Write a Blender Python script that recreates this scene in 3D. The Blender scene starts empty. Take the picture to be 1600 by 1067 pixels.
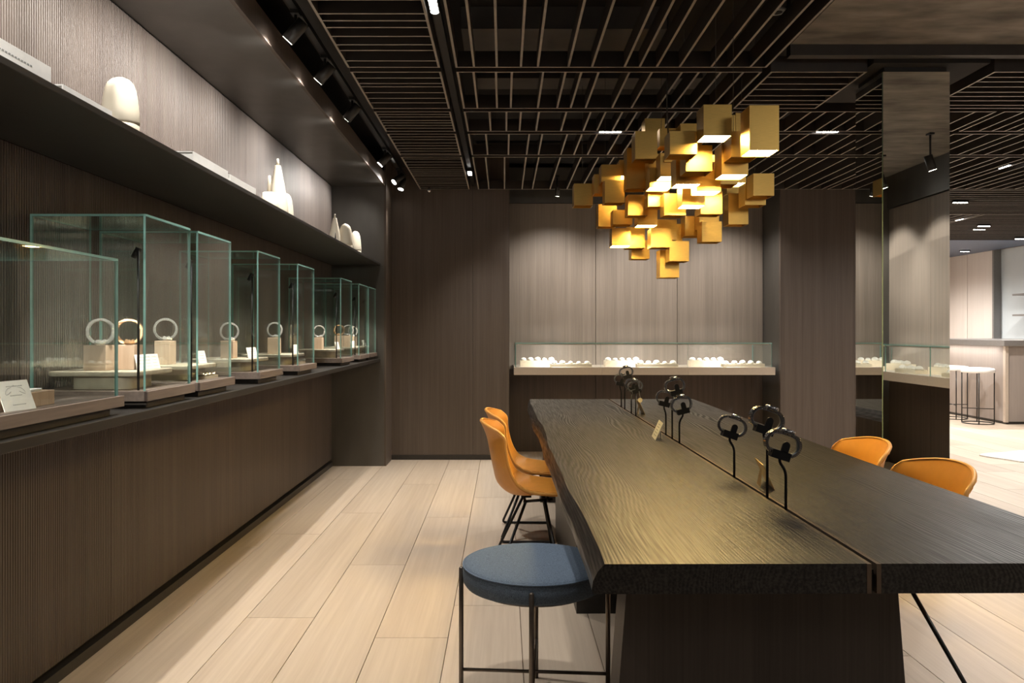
import bpy, math, random
from math import sin, cos, pi, radians
from mathutils import Matrix, Vector, Euler
random.seed(7)
S = bpy.context.scene
C = S.collection
# ------------------------------------------------------------------ camera
cd = bpy.data.cameras.new('camera'); cam = bpy.data.objects.new('camera', cd); C.objects.link(cam)
cd.sensor_width = 36.0; cd.lens = 36.0 * 1220 / 1600
cam.location = (0, 0, 1.36); cam.rotation_euler = (radians(90), 0, 0)
cd.shift_x = 12.5 / 1600; cd.shift_y = -16.5 / 1600
cd.clip_start = 0.05
S.camera = cam
# ------------------------------------------------------------------ world, view
w = bpy.data.worlds.new('world'); S.world = w; w.use_nodes = True
w.node_tree.nodes['Background'].inputs[0].default_value = (0.9, 0.93, 1.0, 1)
w.node_tree.nodes['Background'].inputs[1].default_value = 0.02
S.view_settings.view_transform = 'Standard'; S.view_settings.look = 'None'
S.view_settings.exposure = 0.0; S.view_settings.gamma = 1.0; S.view_settings.use_curve_mapping = False
cy = S.cycles
cy.max_bounces = 10; cy.diffuse_bounces = 5; cy.glossy_bounces = 5; cy.transmission_bounces = 6
cy.transparent_max_bounces = 64; cy.caustics_reflective = False; cy.caustics_refractive = False
cy.sample_clamp_indirect = 4.0

LK = 1.0
def area(name, loc, aim, size, power, col=(1, 0.86, 0.68), size_y=None, spread=180, parent=None):
    d = bpy.data.lights.new(name, 'AREA'); d.energy = power * LK; d.color = col; d.size = size
    d.spread = radians(spread)
    if size_y: d.shape = 'RECTANGLE'; d.size_y = size_y
    else: d.shape = 'DISK'
    o = bpy.data.objects.new(name, d); C.objects.link(o); o.location = loc
    v = Vector(aim) - Vector(loc); o.rotation_euler = v.to_track_quat('-Z', 'Y').to_euler()
    if parent: o.parent = parent; o.matrix_parent_inverse = parent.matrix_basis.inverted()
    return o
def spot(name, loc, aim, power, angle=50, blend=0.6, col=(1, 0.86, 0.68), radius=0.03, parent=None):
    d = bpy.data.lights.new(name, 'SPOT'); d.energy = power * LK; d.color = col
    d.spot_size = radians(angle); d.spot_blend = blend; d.shadow_soft_size = radius
    o = bpy.data.objects.new(name, d); C.objects.link(o); o.location = loc
    v = Vector(aim) - Vector(loc); o.rotation_euler = v.to_track_quat('-Z', 'Y').to_euler()
    if parent: o.parent = parent; o.matrix_parent_inverse = parent.matrix_basis.inverted()
    return o
WARM = (1, 0.90, 0.77); NEUT = (1, 0.95, 0.885)
# added ceiling spots without fittings that fill aisle, table and lounge
for x, y, p in ((-0.95, 1.6, 70), (-0.75, 3.3, 105), (-0.7, 4.9, 112), (-0.55, 6.5, 160), (-0.25, 7.7, 55)):
    spot('aisle_fill', (x, y, 2.80), (x + 0.05, y, 0), p, 80, 0.9, NEUT, 0.04)
for x, y, p in ((0.0, 2.3, 90), (1.5, 1.3, 30), (0.5, 6.3, 60), (2.35, 6.6, 110), (2.6, 2.6, 110), (2.3, 3.9, 40)):
    spot('table_fill', (x, y, 2.80), (x, y + 0.1, 0), p, 85, 0.9, NEUT, 0.04)
for x, y, p in ((4.2, 6.2, 190), (5.4, 8.6, 260), (6.2, 10.6, 300), (5.2, 12.4, 280), (8.2, 12.0, 420), (7.2, 14.8, 520), (3.2, 5.2, 70)):
    spot('lounge_fill', (x, y, 2.80), (x, y, 0), p, 160, 0.9, (1, 0.95, 0.90), 0.06)
# added broad soft fill from behind the camera, no real fitting
area('rear_fill', (0.6, -1.6, 2.75), (0.5, 2.0, 0.4), 2.4, 7, NEUT, 1.4)
area('rear_fill', (3.2, -0.6, 2.75), (3.3, 1.0, 0.6), 1.2, 25, NEUT, 1.2)

# ------------------------------------------------------------------ material helpers
def newmat(name):
    m = bpy.data.materials.new(name); m.use_nodes = True
    nt = m.node_tree
    return m, nt, nt.nodes['Principled BSDF']
def N(nt, t, **kw):
    n = nt.nodes.new(t)
    for k, v in kw.items(): setattr(n, k, v)
    return n
def plain(name, col, rough=0.5, metal=0.0, noise=0.0, nscale=40, bump=0.0, spec=0.5, emit=None, estr=0, stretch=(1, 1, 1)):
    m, nt, p = newmat(name)
    p.inputs['Roughness'].default_value = rough; p.inputs['Metallic'].default_value = metal
    p.inputs['Specular IOR Level'].default_value = spec
    tc = N(nt, 'ShaderNodeTexCoord'); mp = N(nt, 'ShaderNodeMapping'); mp.inputs['Scale'].default_value = stretch
    nt.links.new(tc.outputs['Object'], mp.inputs['Vector'])
    nz = N(nt, 'ShaderNodeTexNoise'); nz.inputs['Scale'].default_value = nscale; nz.inputs['Detail'].default_value = 4
    nt.links.new(mp.outputs[0], nz.inputs['Vector'])
    cr = N(nt, 'ShaderNodeValToRGB')
    a = 1 - noise; b = 1 + noise
    cr.color_ramp.elements[0].position = 0.3; cr.color_ramp.elements[1].position = 0.7
    cr.color_ramp.elements[0].color = (col[0] * a, col[1] * a, col[2] * a, 1)
    cr.color_ramp.elements[1].color = (min(1, col[0] * b), min(1, col[1] * b), min(1, col[2] * b), 1)
    nt.links.new(nz.outputs['Fac'], cr.inputs['Fac']); nt.links.new(cr.outputs['Color'], p.inputs['Base Color'])
    if bump:
        bp = N(nt, 'ShaderNodeBump'); bp.inputs['Strength'].default_value = bump; bp.inputs['Distance'].default_value = 0.004
        nt.links.new(nz.outputs['Fac'], bp.inputs['Height']); nt.links.new(bp.outputs[0], p.inputs['Normal'])
    if emit:
        p.inputs['Emission Color'].default_value = (*emit, 1); p.inputs['Emission Strength'].default_value = estr
    return m
def wood(name, c1, c2, rough=0.5, scale=(70, 70, 1.6), rand=0.25, rib=None, bump=0.25, spec=0.4, fig=1.0):
    """grain along the axis with the small scale; rib = (axis, pitch) adds fine reeding as relief"""
    m, nt, p = newmat(name)
    p.inputs['Roughness'].default_value = rough; p.inputs['Specular IOR Level'].default_value = spec
    tc = N(nt, 'ShaderNodeTexCoord'); oi = N(nt, 'ShaderNodeObjectInfo')
    off = N(nt, 'ShaderNodeVectorMath', operation='SCALE'); cx = N(nt, 'ShaderNodeCombineXYZ')
    nt.links.new(oi.outputs['Random'], cx.inputs[0]); nt.links.new(oi.outputs['Random'], cx.inputs[1]); nt.links.new(oi.outputs['Random'], cx.inputs[2])
    nt.links.new(cx.outputs[0], off.inputs[0]); off.inputs['Scale'].default_value = 13.7
    ad = N(nt, 'ShaderNodeVectorMath', operation='ADD')
    nt.links.new(tc.outputs['Object'], ad.inputs[0]); nt.links.new(off.outputs[0], ad.inputs[1])
    mp = N(nt, 'ShaderNodeMapping'); mp.inputs['Scale'].default_value = scale
    nt.links.new(ad.outputs[0], mp.inputs['Vector'])
    nz = N(nt, 'ShaderNodeTexNoise'); nz.inputs['Scale'].default_value = 1.0; nz.inputs['Detail'].default_value = 6; nz.inputs['Roughness'].default_value = 0.62
    nt.links.new(mp.outputs[0], nz.inputs['Vector'])
    mp2 = N(nt, 'ShaderNodeMapping'); mp2.inputs['Scale'].default_value = tuple(v * 0.12 * fig for v in scale)
    nt.links.new(ad.outputs[0], mp2.inputs['Vector'])
    nz2 = N(nt, 'ShaderNodeTexNoise'); nz2.inputs['Scale'].default_value = 1.0; nz2.inputs['Detail'].default_value = 3; nz2.inputs['Distortion'].default_value = 0.6
    nt.links.new(mp2.outputs[0], nz2.inputs['Vector'])
    av = N(nt, 'ShaderNodeMath', operation='MULTIPLY_ADD'); av.inputs[1].default_value = 0.55
    h2 = N(nt, 'ShaderNodeMath', operation='MULTIPLY'); h2.inputs[1].default_value = 0.45
    nt.links.new(nz2.outputs['Fac'], h2.inputs[0]); nt.links.new(nz.outputs['Fac'], av.inputs[0]); nt.links.new(h2.outputs[0], av.inputs[2])
    cr = N(nt, 'ShaderNodeValToRGB'); cr.color_ramp.elements[0].position = 0.36; cr.color_ramp.elements[1].position = 0.64
    cr.color_ramp.elements[0].color = (*c1, 1); cr.color_ramp.elements[1].color = (*c2, 1)
    nt.links.new(av.outputs[0], cr.inputs['Fac'])
    mr = N(nt, 'ShaderNodeMapRange'); mr.inputs['To Min'].default_value = 1 - rand; mr.inputs['To Max'].default_value = 1 + rand * 0.5
    nt.links.new(oi.outputs['Random'], mr.inputs['Value'])
    hs = N(nt, 'ShaderNodeHueSaturation'); nt.links.new(cr.outputs['Color'], hs.inputs['Color']); nt.links.new(mr.outputs[0], hs.inputs['Value'])
    nt.links.new(hs.outputs['Color'], p.inputs['Base Color'])
    bp = N(nt, 'ShaderNodeBump'); bp.inputs['Strength'].default_value = bump; bp.inputs['Distance'].default_value = 0.002
    nt.links.new(av.outputs[0], bp.inputs['Height']); last = bp
    if rib:
        wv = N(nt, 'ShaderNodeTexWave', wave_type='BANDS', bands_direction=rib[0], wave_profile='SIN')
        wv.inputs['Scale'].default_value = 0.31416 / rib[1]; wv.inputs['Distortion'].default_value = 0
        nt.links.new(tc.outputs['Object'], wv.inputs['Vector'])
        b2 = N(nt, 'ShaderNodeBump'); b2.inputs['Strength'].default_value = 0.9; b2.inputs['Distance'].default_value = 0.006
        nt.links.new(wv.outputs['Fac'], b2.inputs['Height']); nt.links.new(bp.outputs[0], b2.inputs['Normal']); last = b2
    nt.links.new(last.outputs[0], p.inputs['Normal'])
    return m
def emitter(name, col, strength):
    m, nt, p = newmat(name)
    p.inputs['Base Color'].default_value = (*col, 1)
    p.inputs['Emission Color'].default_value = (*col, 1); p.inputs['Emission Strength'].default_value = strength
    return m
def glassmat(name, tint):
    m, nt, p = newmat(name); nt.nodes.remove(p)
    out = nt.nodes['Material Output']
    tr = N(nt, 'ShaderNodeBsdfTransparent'); tr.inputs[0].default_value = (*tint, 1)
    gl = N(nt, 'ShaderNodeBsdfGlossy'); gl.inputs['Roughness'].default_value = 0.0; gl.inputs[0].default_value = (0.95, 1, 0.98, 1)
    fr = N(nt, 'ShaderNodeFresnel'); ge = N(nt, 'ShaderNodeNewGeometry'); ir = N(nt, 'ShaderNodeMapRange'); ir.inputs['To Min'].default_value = 1.5; ir.inputs['To Max'].default_value = 1 / 1.5
    nt.links.new(ge.outputs['Backfacing'], ir.inputs['Value']); nt.links.new(ir.outputs[0], fr.inputs[0])
    mx = N(nt, 'ShaderNodeMixShader')
    nt.links.new(fr.outputs[0], mx.inputs[0]); nt.links.new(tr.outputs[0], mx.inputs[1]); nt.links.new(gl.outputs[0], mx.inputs[2])
    nt.links.new(mx.outputs[0], out.inputs[0])
    return m
def table_wood():
    m, nt, p = newmat('black_stained_ash')
    p.inputs['Specular IOR Level'].default_value = 0.4
    tc = N(nt, 'ShaderNodeTexCoord'); oi = N(nt, 'ShaderNodeObjectInfo')
    mp = N(nt, 'ShaderNodeMapping'); mp.inputs['Scale'].default_value = (1.0, 0.13, 1.0)
    nt.links.new(tc.outputs['Object'], mp.inputs['Vector'])
    n0 = N(nt, 'ShaderNodeTexNoise'); n0.inputs['Scale'].default_value = 2.6; n0.inputs['Detail'].default_value = 2.0
    nt.links.new(mp.outputs[0], n0.inputs['Vector'])
    sx = N(nt, 'ShaderNodeSeparateXYZ'); nt.links.new(tc.outputs['Object'], sx.inputs[0])
    # annual rings: contours of a warped height field
    q = N(nt, 'ShaderNodeMath', operation='MULTIPLY_ADD'); q.inputs[1].default_value = 0.40
    nt.links.new(n0.outputs['Fac'], q.inputs[0]); nt.links.new(sx.outputs['X'], q.inputs[2])
    fr = N(nt, 'ShaderNodeMath', operation='MULTIPLY'); fr.inputs[1].default_value = 560.0; nt.links.new(q.outputs[0], fr.inputs[0])
    sn = N(nt, 'ShaderNodeMath', operation='SINE'); nt.links.new(fr.outputs[0], sn.inputs[0])
    mp3 = N(nt, 'ShaderNodeMapping'); mp3.inputs['Scale'].default_value = (170, 4, 170)
    nt.links.new(tc.outputs['Object'], mp3.inputs['Vector'])
    n3 = N(nt, 'ShaderNodeTexNoise'); n3.inputs['Scale'].default_value = 1.0; n3.inputs['Detail'].default_value = 3
    nt.links.new(mp3.outputs[0], n3.inputs['Vector'])
    hh = N(nt, 'ShaderNodeMath', operation='MULTIPLY_ADD'); mk = N(nt, 'ShaderNodeTexNoise'); mk.inputs['Scale'].default_value = 0.9; mk.inputs['Detail'].default_value = 1; nt.links.new(mp.outputs[0], mk.inputs['Vector'])
    mr_ = N(nt, 'ShaderNodeMapRange'); mr_.inputs['From Min'].default_value = 0.46; mr_.inputs['From Max'].default_value = 0.62; mr_.inputs['To Min'].default_value = 0.07; mr_.inputs['To Max'].default_value = 0.50; nt.links.new(mk.outputs['Fac'], mr_.inputs['Value'])
    nt.links.new(mr_.outputs[0], hh.inputs[1]); nt.links.new(sn.outputs[0], hh.inputs[0]); nt.links.new(n3.outputs['Fac'], hh.inputs[2])
    cr = N(nt, 'ShaderNodeValToRGB'); cr.color_ramp.elements[0].position = 0.36; cr.color_ramp.elements[1].position = 0.68
    cr.color_ramp.elements[0].color = (0.004, 0.0035, 0.0035, 1); cr.color_ramp.elements[1].color = (0.036, 0.032, 0.029, 1)
    nt.links.new(hh.outputs[0], cr.inputs['Fac']); nt.links.new(cr.outputs['Color'], p.inputs['Base Color'])
    rr = N(nt, 'ShaderNodeMapRange'); rr.inputs['From Min'].default_value = 0.3; rr.inputs['From Max'].default_value = 0.7; rr.inputs['To Min'].default_value = 0.50; rr.inputs['To Max'].default_value = 0.30
    nt.links.new(hh.outputs[0], rr.inputs['Value']); nt.links.new(rr.outputs[0], p.inputs['Roughness'])
    bp = N(nt, 'ShaderNodeBump'); bp.inputs['Strength'].default_value = 0.40; bp.inputs['Distance'].default_value = 0.002
    nt.links.new(hh.outputs[0], bp.inputs['Height']); nt.links.new(bp.outputs[0], p.inputs['Normal'])
    return m

M = {}
M['wall_reed'] = wood('reeded_smoked_oak', (0.075, 0.056, 0.046), (0.125, 0.097, 0.08), 0.45, (90, 90, 1.8), 0.10, ('Y', 0.0145))
M['wall_oak'] = wood('smoked_oak', (0.086, 0.066, 0.054), (0.128, 0.100, 0.082), 0.5, (190, 190, 2.2), 0.08)
M['recess_oak'] = wood('grey_oak', (0.20, 0.163, 0.133), (0.285, 0.235, 0.193), 0.5, (190, 190, 2.2), 0.05)
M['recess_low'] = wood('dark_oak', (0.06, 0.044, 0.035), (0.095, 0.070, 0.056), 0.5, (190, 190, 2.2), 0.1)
M['plank'] = wood('pale_oak_plank', (0.52, 0.415, 0.315), (0.65, 0.54, 0.425), 0.42, (42, 1.1, 42), 0.13, None, 0.12, 0.4, 0.7)
M['subfloor'] = plain('floor_joint', (0.23, 0.16, 0.11), 0.8, noise=0.2)
M['floor_far'] = wood('pale_oak_floor', (0.52, 0.415, 0.315), (0.65, 0.54, 0.425), 0.42, (30, 1.0, 30), 0.0, None, 0.1)
M['bronze'] = plain('dark_bronze_sheet', (0.12, 0.113, 0.103), 0.38, 0.5, 0.12, 6, stretch=(1, 1, 0.3))
M['black_metal'] = plain('black_powder_coat', (0.012, 0.011, 0.010), 0.42, 0.0, 0.15, 60)
M['void'] = plain('black_painted_void', (0.012, 0.010, 0.009), 0.9, 0, 0.3, 3)
M['slat'] = plain('dark_brown_slat', (0.035, 0.028, 0.024), 0.5, 0, 0.12, 20)
M['slat_lit_edge'] = plain('lit_slat_edge', (0.33, 0.29, 0.25), 0.5, 0, 0.1, 20)  # floor bounce on the slat undersides, put into the colour
M['slat_dark'] = plain('dark_brown_blade', (0.030, 0.024, 0.020), 0.55, 0, 0.12, 20)
M['concrete'] = plain('rough_concrete', (0.19, 0.17, 0.15), 0.85, 0, 0.5, 3.2, 0.8, stretch=(1, 2.6, 1))
M['base_strip'] = plain('dark_plinth', (0.035, 0.031, 0.028), 0.4, 0.2, 0.1)
M['glass'] = glassmat('clear_glass', (0.975, 0.99, 0.985))
M['glass_edge'] = plain('green_glass_edge', (0.24, 0.46, 0.42), 0.15, 0, 0.08, 30, emit=None)
M['case_wood'] = wood('brown_case_wood', (0.16, 0.125, 0.105), (0.26, 0.205, 0.175), 0.5, (50, 2.5, 50), 0.05)
M['shelf_dark'] = plain('dark_shelf_metal', (0.030, 0.026, 0.023), 0.45, 0.2, 0.1, 8)
M['case_dark'] = plain('dark_case_plinth', (0.045, 0.036, 0.031), 0.5, 0, 0.15, 30)
M['stone'] = plain('beige_stone', (0.52, 0.47, 0.37), 0.55, 0, 0.15, 25, 0.1)
M['pale_wood'] = wood('pale_display_wood', (0.55, 0.40, 0.29), (0.70, 0.54, 0.41), 0.55, (50, 50, 3), 0.08)
M['card'] = plain('white_card', (0.84, 0.84, 0.80), 0.6, 0, 0.03)
M['ink'] = plain('grey_ink', (0.28, 0.30, 0.29), 0.7)
M['silver'] = plain('polished_silver', (0.86, 0.85, 0.82), 0.24, 0.8, 0.15, 90)
M['steel'] = plain('watch_steel', (0.46, 0.47, 0.50), 0.22, 1.0, 0.1, 90)
M['gold'] = plain('rose_gold', (0.88, 0.58, 0.34), 0.24, 0.85, 0.1, 90)
M['dial'] = plain('black_dial', (0.02, 0.022, 0.028), 0.2, 0, 0.2)
M['strap'] = plain('dark_strap_lining', (0.20, 0.215, 0.25), 0.4, 0.5, 0.1)
M['brass'] = plain('brushed_brass', (0.70, 0.46, 0.14), 0.36, 1.0, 0.10, 1.0, 0.05, stretch=(30, 30, 1200))
M['brass_card'] = plain('brass_sheet', (0.72, 0.52, 0.25), 0.35, 1.0, 0.1, 20)
M['strip'] = plain('bronze_inlay', (0.13, 0.095, 0.07), 0.4, 0.6, 0.1)
M['lamp_panel'] = emitter('warm_light_panel', (1.0, 0.71, 0.28), 120.0)
M['lens'] = emitter('lamp_lens', (1.0, 0.93, 0.82), 30.0)
M['led'] = emitter('led_cell', (1.0, 0.95, 0.88), 32.0)
M['ceramic'] = plain('cream_ceramic', (0.88, 0.80, 0.64), 0.55, 0, 0.04, 12)
M['paper'] = plain('white_book_cover', (0.88, 0.87, 0.84), 0.6, 0, 0.03)
M['leather'] = plain('cognac_leather', (0.66, 0.285, 0.040), 0.42, 0, 0.06, 14, 0.06)
M['leather_seam'] = plain('tan_leather_piping', (0.72, 0.36, 0.09), 0.4, 0, 0.05, 30)
M['fabric'] = plain('blue_wool', (0.110, 0.145, 0.195), 0.9, 0, 0.5, 420, 0.5, 0.2)
M['fabric_seam'] = plain('blue_piping', (0.10, 0.14, 0.20), 0.9, 0, 0.3, 300)
M['stool_leg'] = plain('brown_bronze_leg', (0.15, 0.125, 0.105), 0.35, 0.8, 0.1)
M['rod'] = plain('black_rod', (0.010, 0.010, 0.010), 0.38, 0.3, 0.1)
M['table'] = table_wood()
M['pedestal'] = wood('dark_table_wood', (0.030, 0.022, 0.018), (0.055, 0.042, 0.035), 0.5, (90, 90, 1.2), 0.05)
M['vit_base'] = plain('greige_lacquer', (0.50, 0.425, 0.35), 0.45, 0, 0.03)
M['tray'] = plain('cream_tray', (0.78, 0.68, 0.52), 0.6, 0, 0.05)
M['cushion'] = plain('ivory_velvet', (0.84, 0.80, 0.73), 0.8, 0, 0.06, 200)
M['mirror'] = plain('dark_mirror', (0.80, 0.82, 0.80), 0.0, 1.0)
M['mirror_edge'] = plain('mirror_edge', (0.30, 0.42, 0.34), 0.2, 0.4)
M['bar_top'] = plain('grey_bar_top', (0.20, 0.19, 0.18), 0.4, 0.2, 0.06)
M['bar_panel'] = wood('greige_bar_panel', (0.29, 0.25, 0.225), (0.34, 0.295, 0.265), 0.5, (40, 40, 1.5), 0.03)
M['pale_wall'] = wood('pale_wall_panel', (0.60, 0.54, 0.49), (0.66, 0.60, 0.55), 0.6, (30, 30, 1.2), 0.03)
M['niche'] = plain('blue_grey_niche', (0.55, 0.60, 0.62), 0.4, 0, 0.05, 2)
M['white_seat'] = plain('white_upholstery', (0.85, 0.85, 0.85), 0.8, 0, 0.05, 200)
M['rug'] = plain('white_hide', (0.72, 0.70, 0.66), 0.95, 0, 0.15, 60, 0.6)
M['blue_ceil'] = plain('blue_grey_ceiling', (0.10, 0.12, 0.17), 0.6, 0, 0.1)
M['duct'] = plain('grey_duct', (0.10, 0.09, 0.082), 0.7, 0, 0.2, 4)
M['bar_glass'] = plain('pale_glassware', (0.85, 0.9, 0.9), 0.1, 0, 0.02)

# ------------------------------------------------------------------ mesh helpers
class MB:
    def __init__(s): s.v = []; s.f = []; s.m = []; s.sm = []
    def add(s, vs, fs, mi=0, sm=False):
        b = len(s.v); s.v += [tuple(v) for v in vs]
        for f in fs: s.f.append(tuple(b + i for i in f)); s.m.append(mi); s.sm.append(sm)
        return s
    def box(s, x0, x1, y0, y1, z0, z1, mi=0, mis=None):
        vs = [(x0, y0, z0), (x1, y0, z0), (x1, y1, z0), (x0, y1, z0), (x0, y0, z1), (x1, y0, z1), (x1, y1, z1), (x0, y1, z1)]
        fs = [(0, 3, 2, 1), (4, 5, 6, 7), (0, 1, 5, 4), (2, 3, 7, 6), (1, 2, 6, 5), (3, 0, 4, 7)]   # bottom top front back right left
        b = len(s.v); s.v += vs
        for k, f in enumerate(fs): s.f.append(tuple(b + i for i in f)); s.m.append(mis[k] if mis else mi); s.sm.append(False)
        return s
    def quad(s, pts, mi=0): return s.add(pts, [tuple(range(len(pts)))], mi)
    def lathe(s, prof, n=32, c=(0, 0, 0), mi=0, lobes=None, sm=True, caps=True):
        vs = []
        for r, z in prof:
            for k in range(n):
                a = 2 * pi * k / n; q = r * (1 + (lobes(a, z) if lobes else 0))
                vs.append((c[0] + q * cos(a), c[1] + q * sin(a), c[2] + z))
        fs = []
        for i in range(len(prof) - 1):
            for k in range(n):
                k2 = (k + 1) % n; fs.append((i * n + k, i * n + k2, (i + 1) * n + k2, (i + 1) * n + k))
        s.add(vs, fs, mi, sm)
        if caps:
            b = len(s.v) - len(vs)
            s.f.append(tuple(b + k for k in reversed(range(n)))); s.m.append(mi); s.sm.append(False)
            t = b + (len(prof) - 1) * n
            s.f.append(tuple(t + k for k in range(n))); s.m.append(mi); s.sm.append(False)
        return s
    def tube(s, pts, r, n=8, mi=0, closed=False):
        pts = [Vector(p) for p in pts]; L = len(pts); vs = []
        up = Vector((0.123, 0.37, 0.92)).normalized()
        for i, p in enumerate(pts):
            if closed: t = pts[(i + 1) % L] - pts[i - 1]
            else: t = pts[min(i + 1, L - 1)] - pts[max(i - 1, 0)]
            t.normalize(); a = up - t * up.dot(t)
            if a.length < 1e-3: a = Vector((1, 0, 0)) - t * t.x
            a.normalize(); b = t.cross(a)
            for k in range(n):
                an = 2 * pi * k / n; vs.append(p + (a * cos(an) + b * sin(an)) * r)
        fs = []
        for i in range(L if closed else L - 1):
            j = (i + 1) % L
            for k in range(n): k2 = (k + 1) % n; fs.append((i * n + k, i * n + k2, j * n + k2, j * n + k))
        if not closed: fs += [tuple(reversed(range(n))), tuple((L - 1) * n + k for k in range(n))]
        return s.add(vs, fs, mi, True)
    def prism(s, poly, axis, a, b, mi=0, sm=False):
        def P(u, v, t): return {'x': (t, u, v), 'y': (u, t, v), 'z': (u, v, t)}[axis]
        n = len(poly)
        vs = [P(u, v, a) for u, v in poly] + [P(u, v, b) for u, v in poly]
        fs = [tuple(reversed(range(n))), tuple(range(n, 2 * n))]
        s.add(vs, fs, mi)
        b0 = len(s.v) - 2 * n
        for k in range(n): k2 = (k + 1) % n; s.f.append((b0 + k, b0 + k2, b0 + n + k2, b0 + n + k)); s.m.append(mi); s.sm.append(sm)
        return s
    def xf(s, mat): s.v = [tuple(mat @ Vector(v)) for v in s.v]; return s
    def mesh(s, name, mats):
        me = bpy.data.meshes.new(name); me.from_pydata(s.v, [], s.f)
        for m in mats: me.materials.append(M[m] if isinstance(m, str) else m)
        me.polygons.foreach_set('material_index', s.m); me.polygons.foreach_set('use_smooth', s.sm)
        me.update(); return me
def fillet(pts, r, n=5):
    pts = [Vector(p) for p in pts]; out = [pts[0]]
    for i in range(1, len(pts) - 1):
        p = pts[i]; a = (pts[i - 1] - p); b = (pts[i + 1] - p); q = min(r, a.length * 0.48, b.length * 0.48)
        A = p + a.normalized() * q; B = p + b.normalized() * q
        for k in range(n + 1):
            t = k / n; out.append((1 - t) ** 2 * A + 2 * t * (1 - t) * p + t * t * B)
    out.append(pts[-1]); return out
def tag(o, label, cat, group=None):
    o['label'] = label; o['category'] = cat
    if group: o['group'] = group
    return o
def ob(name, mb, mats, parent=None, local=True, bev=0, label=None):
    me = mb if isinstance(mb, bpy.types.Mesh) else mb.mesh(name, mats if isinstance(mats, (list, tuple)) else [mats])
    o = bpy.data.objects.new(name, me); C.objects.link(o)
    if parent:
        o.parent = parent
        if not local and parent.parent is None: o.matrix_parent_inverse = parent.matrix_basis.inverted()
    if bev:
        b = o.modifiers.new('bevel', 'BEVEL'); b.width = bev; b.segments = 2; b.limit_method = 'ANGLE'; b.angle_limit = radians(40); b.harden_normals = False
    if label: o['label'] = label
    return o
def root(name, loc=(0, 0, 0), rz=0, rot=None):
    o = bpy.data.objects.new(name, None); C.objects.link(o); o.empty_display_size = 0.05
    L = Matrix.Translation(loc) @ (Euler(rot).to_matrix().to_4x4() if rot else Matrix.Rotation(rz, 4, 'Z'))
    o.matrix_basis = L; return o
def struct(o): o['kind'] = 'structure'; return o
def copytree(o, loc, rot=None, parent=None):
    c = o.copy(); C.objects.link(c); c.parent = parent
    if parent is None:
        c.location = loc
        if rot is not None: c.rotation_euler = rot
    for ch in list(o.children): copytree(ch, None, None, c)
    return c
B = lambda *a: MB().box(*a)
ORD = ['first', 'second', 'third', 'fourth', 'fifth', 'sixth', 'seventh', 'eighth', 'ninth', 'tenth', 'eleventh', 'twelfth']

# ================================================================== THE ROOM
XW = -1.735                      # left wall
YF = 7.86                        # end fin of the display niche
YB = 8.25                        # brown back wall
# ---- floor: pale oak planks
fl = struct(ob('floor', B(XW - 0.1, 9.2, -3.6, 16.0, -0.06, -0.012), 'subfloor'))
PW = 0.325; GAP = 0.0018
rnd = random.Random(3)
def plank_run(x0, x1, ya, yb, length):
    y = ya - rnd.random() * length
    while y < yb:
        L = length * (0.8 + 0.45 * rnd.random()); a = max(y, ya); b = min(y + L, yb)
        if b - a > 0.05:
            o = ob('plank', B(x0 + GAP, x1 - GAP, a + GAP, b - GAP, -0.012, 0), 'plank', fl)
        y += L
x = XW
edges = [XW] + [-1.548 + PW * k for k in range(0, 23)]
for a, b in zip(edges[:-1], edges[1:]):
    plank_run(a, b, 1.2, 8.9 if a < 3.9 else 10.2, 2.1)
ob('far_boards', B(-1.735, 9.05, -3.5, 1.2, -0.012, 0), 'floor_far', fl)
for k in range(12):
    x0 = edges[17] + 0.5 * 0 + PW * 1.4 * k
xe = edges[17]
k = 0
while xe < 9.0:
    plank_run(xe, min(xe + PW, 9.04), 10.2 if xe < edges[-1] - 0.01 else 5.0, 15.9, 3.0); xe += PW
# ---- left wall (reeded panels, one object per panel)
wl = struct(ob('wall_left', B(XW - 0.25, XW - 0.03, -3.5, 8.3, 0, 3.3), 'void'))
yy = [-3.5, -1.9, -0.5, 0.75, 1.65, 2.55, 3.45, 4.35, 5.25, 6.15, 7.05, YF]
for a, b in zip(yy[:-1], yy[1:]):
    g = 0.0012
    ob('wall_panel', B(XW - 0.03, XW, a + g, b - g, 0.07, 1.05), 'wall_reed', wl)
    ob('wall_panel', B(XW - 0.03, XW, a + g, b - g, 1.085, 2.02), 'wall_reed', wl)
    ob('wall_panel', B(XW - 0.03, XW, a + g, b - g, 2.045, 2.815), 'wall_reed', wl)
struct(ob('baseboard_left', B(XW - 0.03, XW + 0.012, -3.5, YF, 0, 0.045), 'base_strip'))
# counter, shelf, niche ceiling and end fin of the display niche
tag(ob('display_counter', B(XW, -1.247, -1.0, YF - 0.001, 1.052, 1.082), 'shelf_dark', bev=0.002), 'long dark counter ledge along the left wall carrying the glass cases', 'counter')
tag(ob('wall_shelf', B(XW, -1.243, -1.0, YF - 0.001, 2.022, 2.042), 'shelf_dark', bev=0.002), 'long dark metal shelf above the glass cases on the left wall', 'shelf')
nc = struct(ob('trim_1', B(XW, -1.215, -3.4, YF, 2.82, 2.85), 'bronze'))
struct(ob('trim_2', B(-1.215, -1.195, -3.4, YF + 0.02, 2.82, 2.95), 'wall_oak'))
ef = struct(root('wall_end', (-1.46, YF, 0)))
ob('fin_sheet', B(XW - 0.03, -1.207, YF, YF + 0.03, 0, 2.85), 'bronze', ef, False)
ob('fin_edge', B(-1.207, -1.187, YF, YB, 0, 3.2), 'wall_oak', ef, False)
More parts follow.
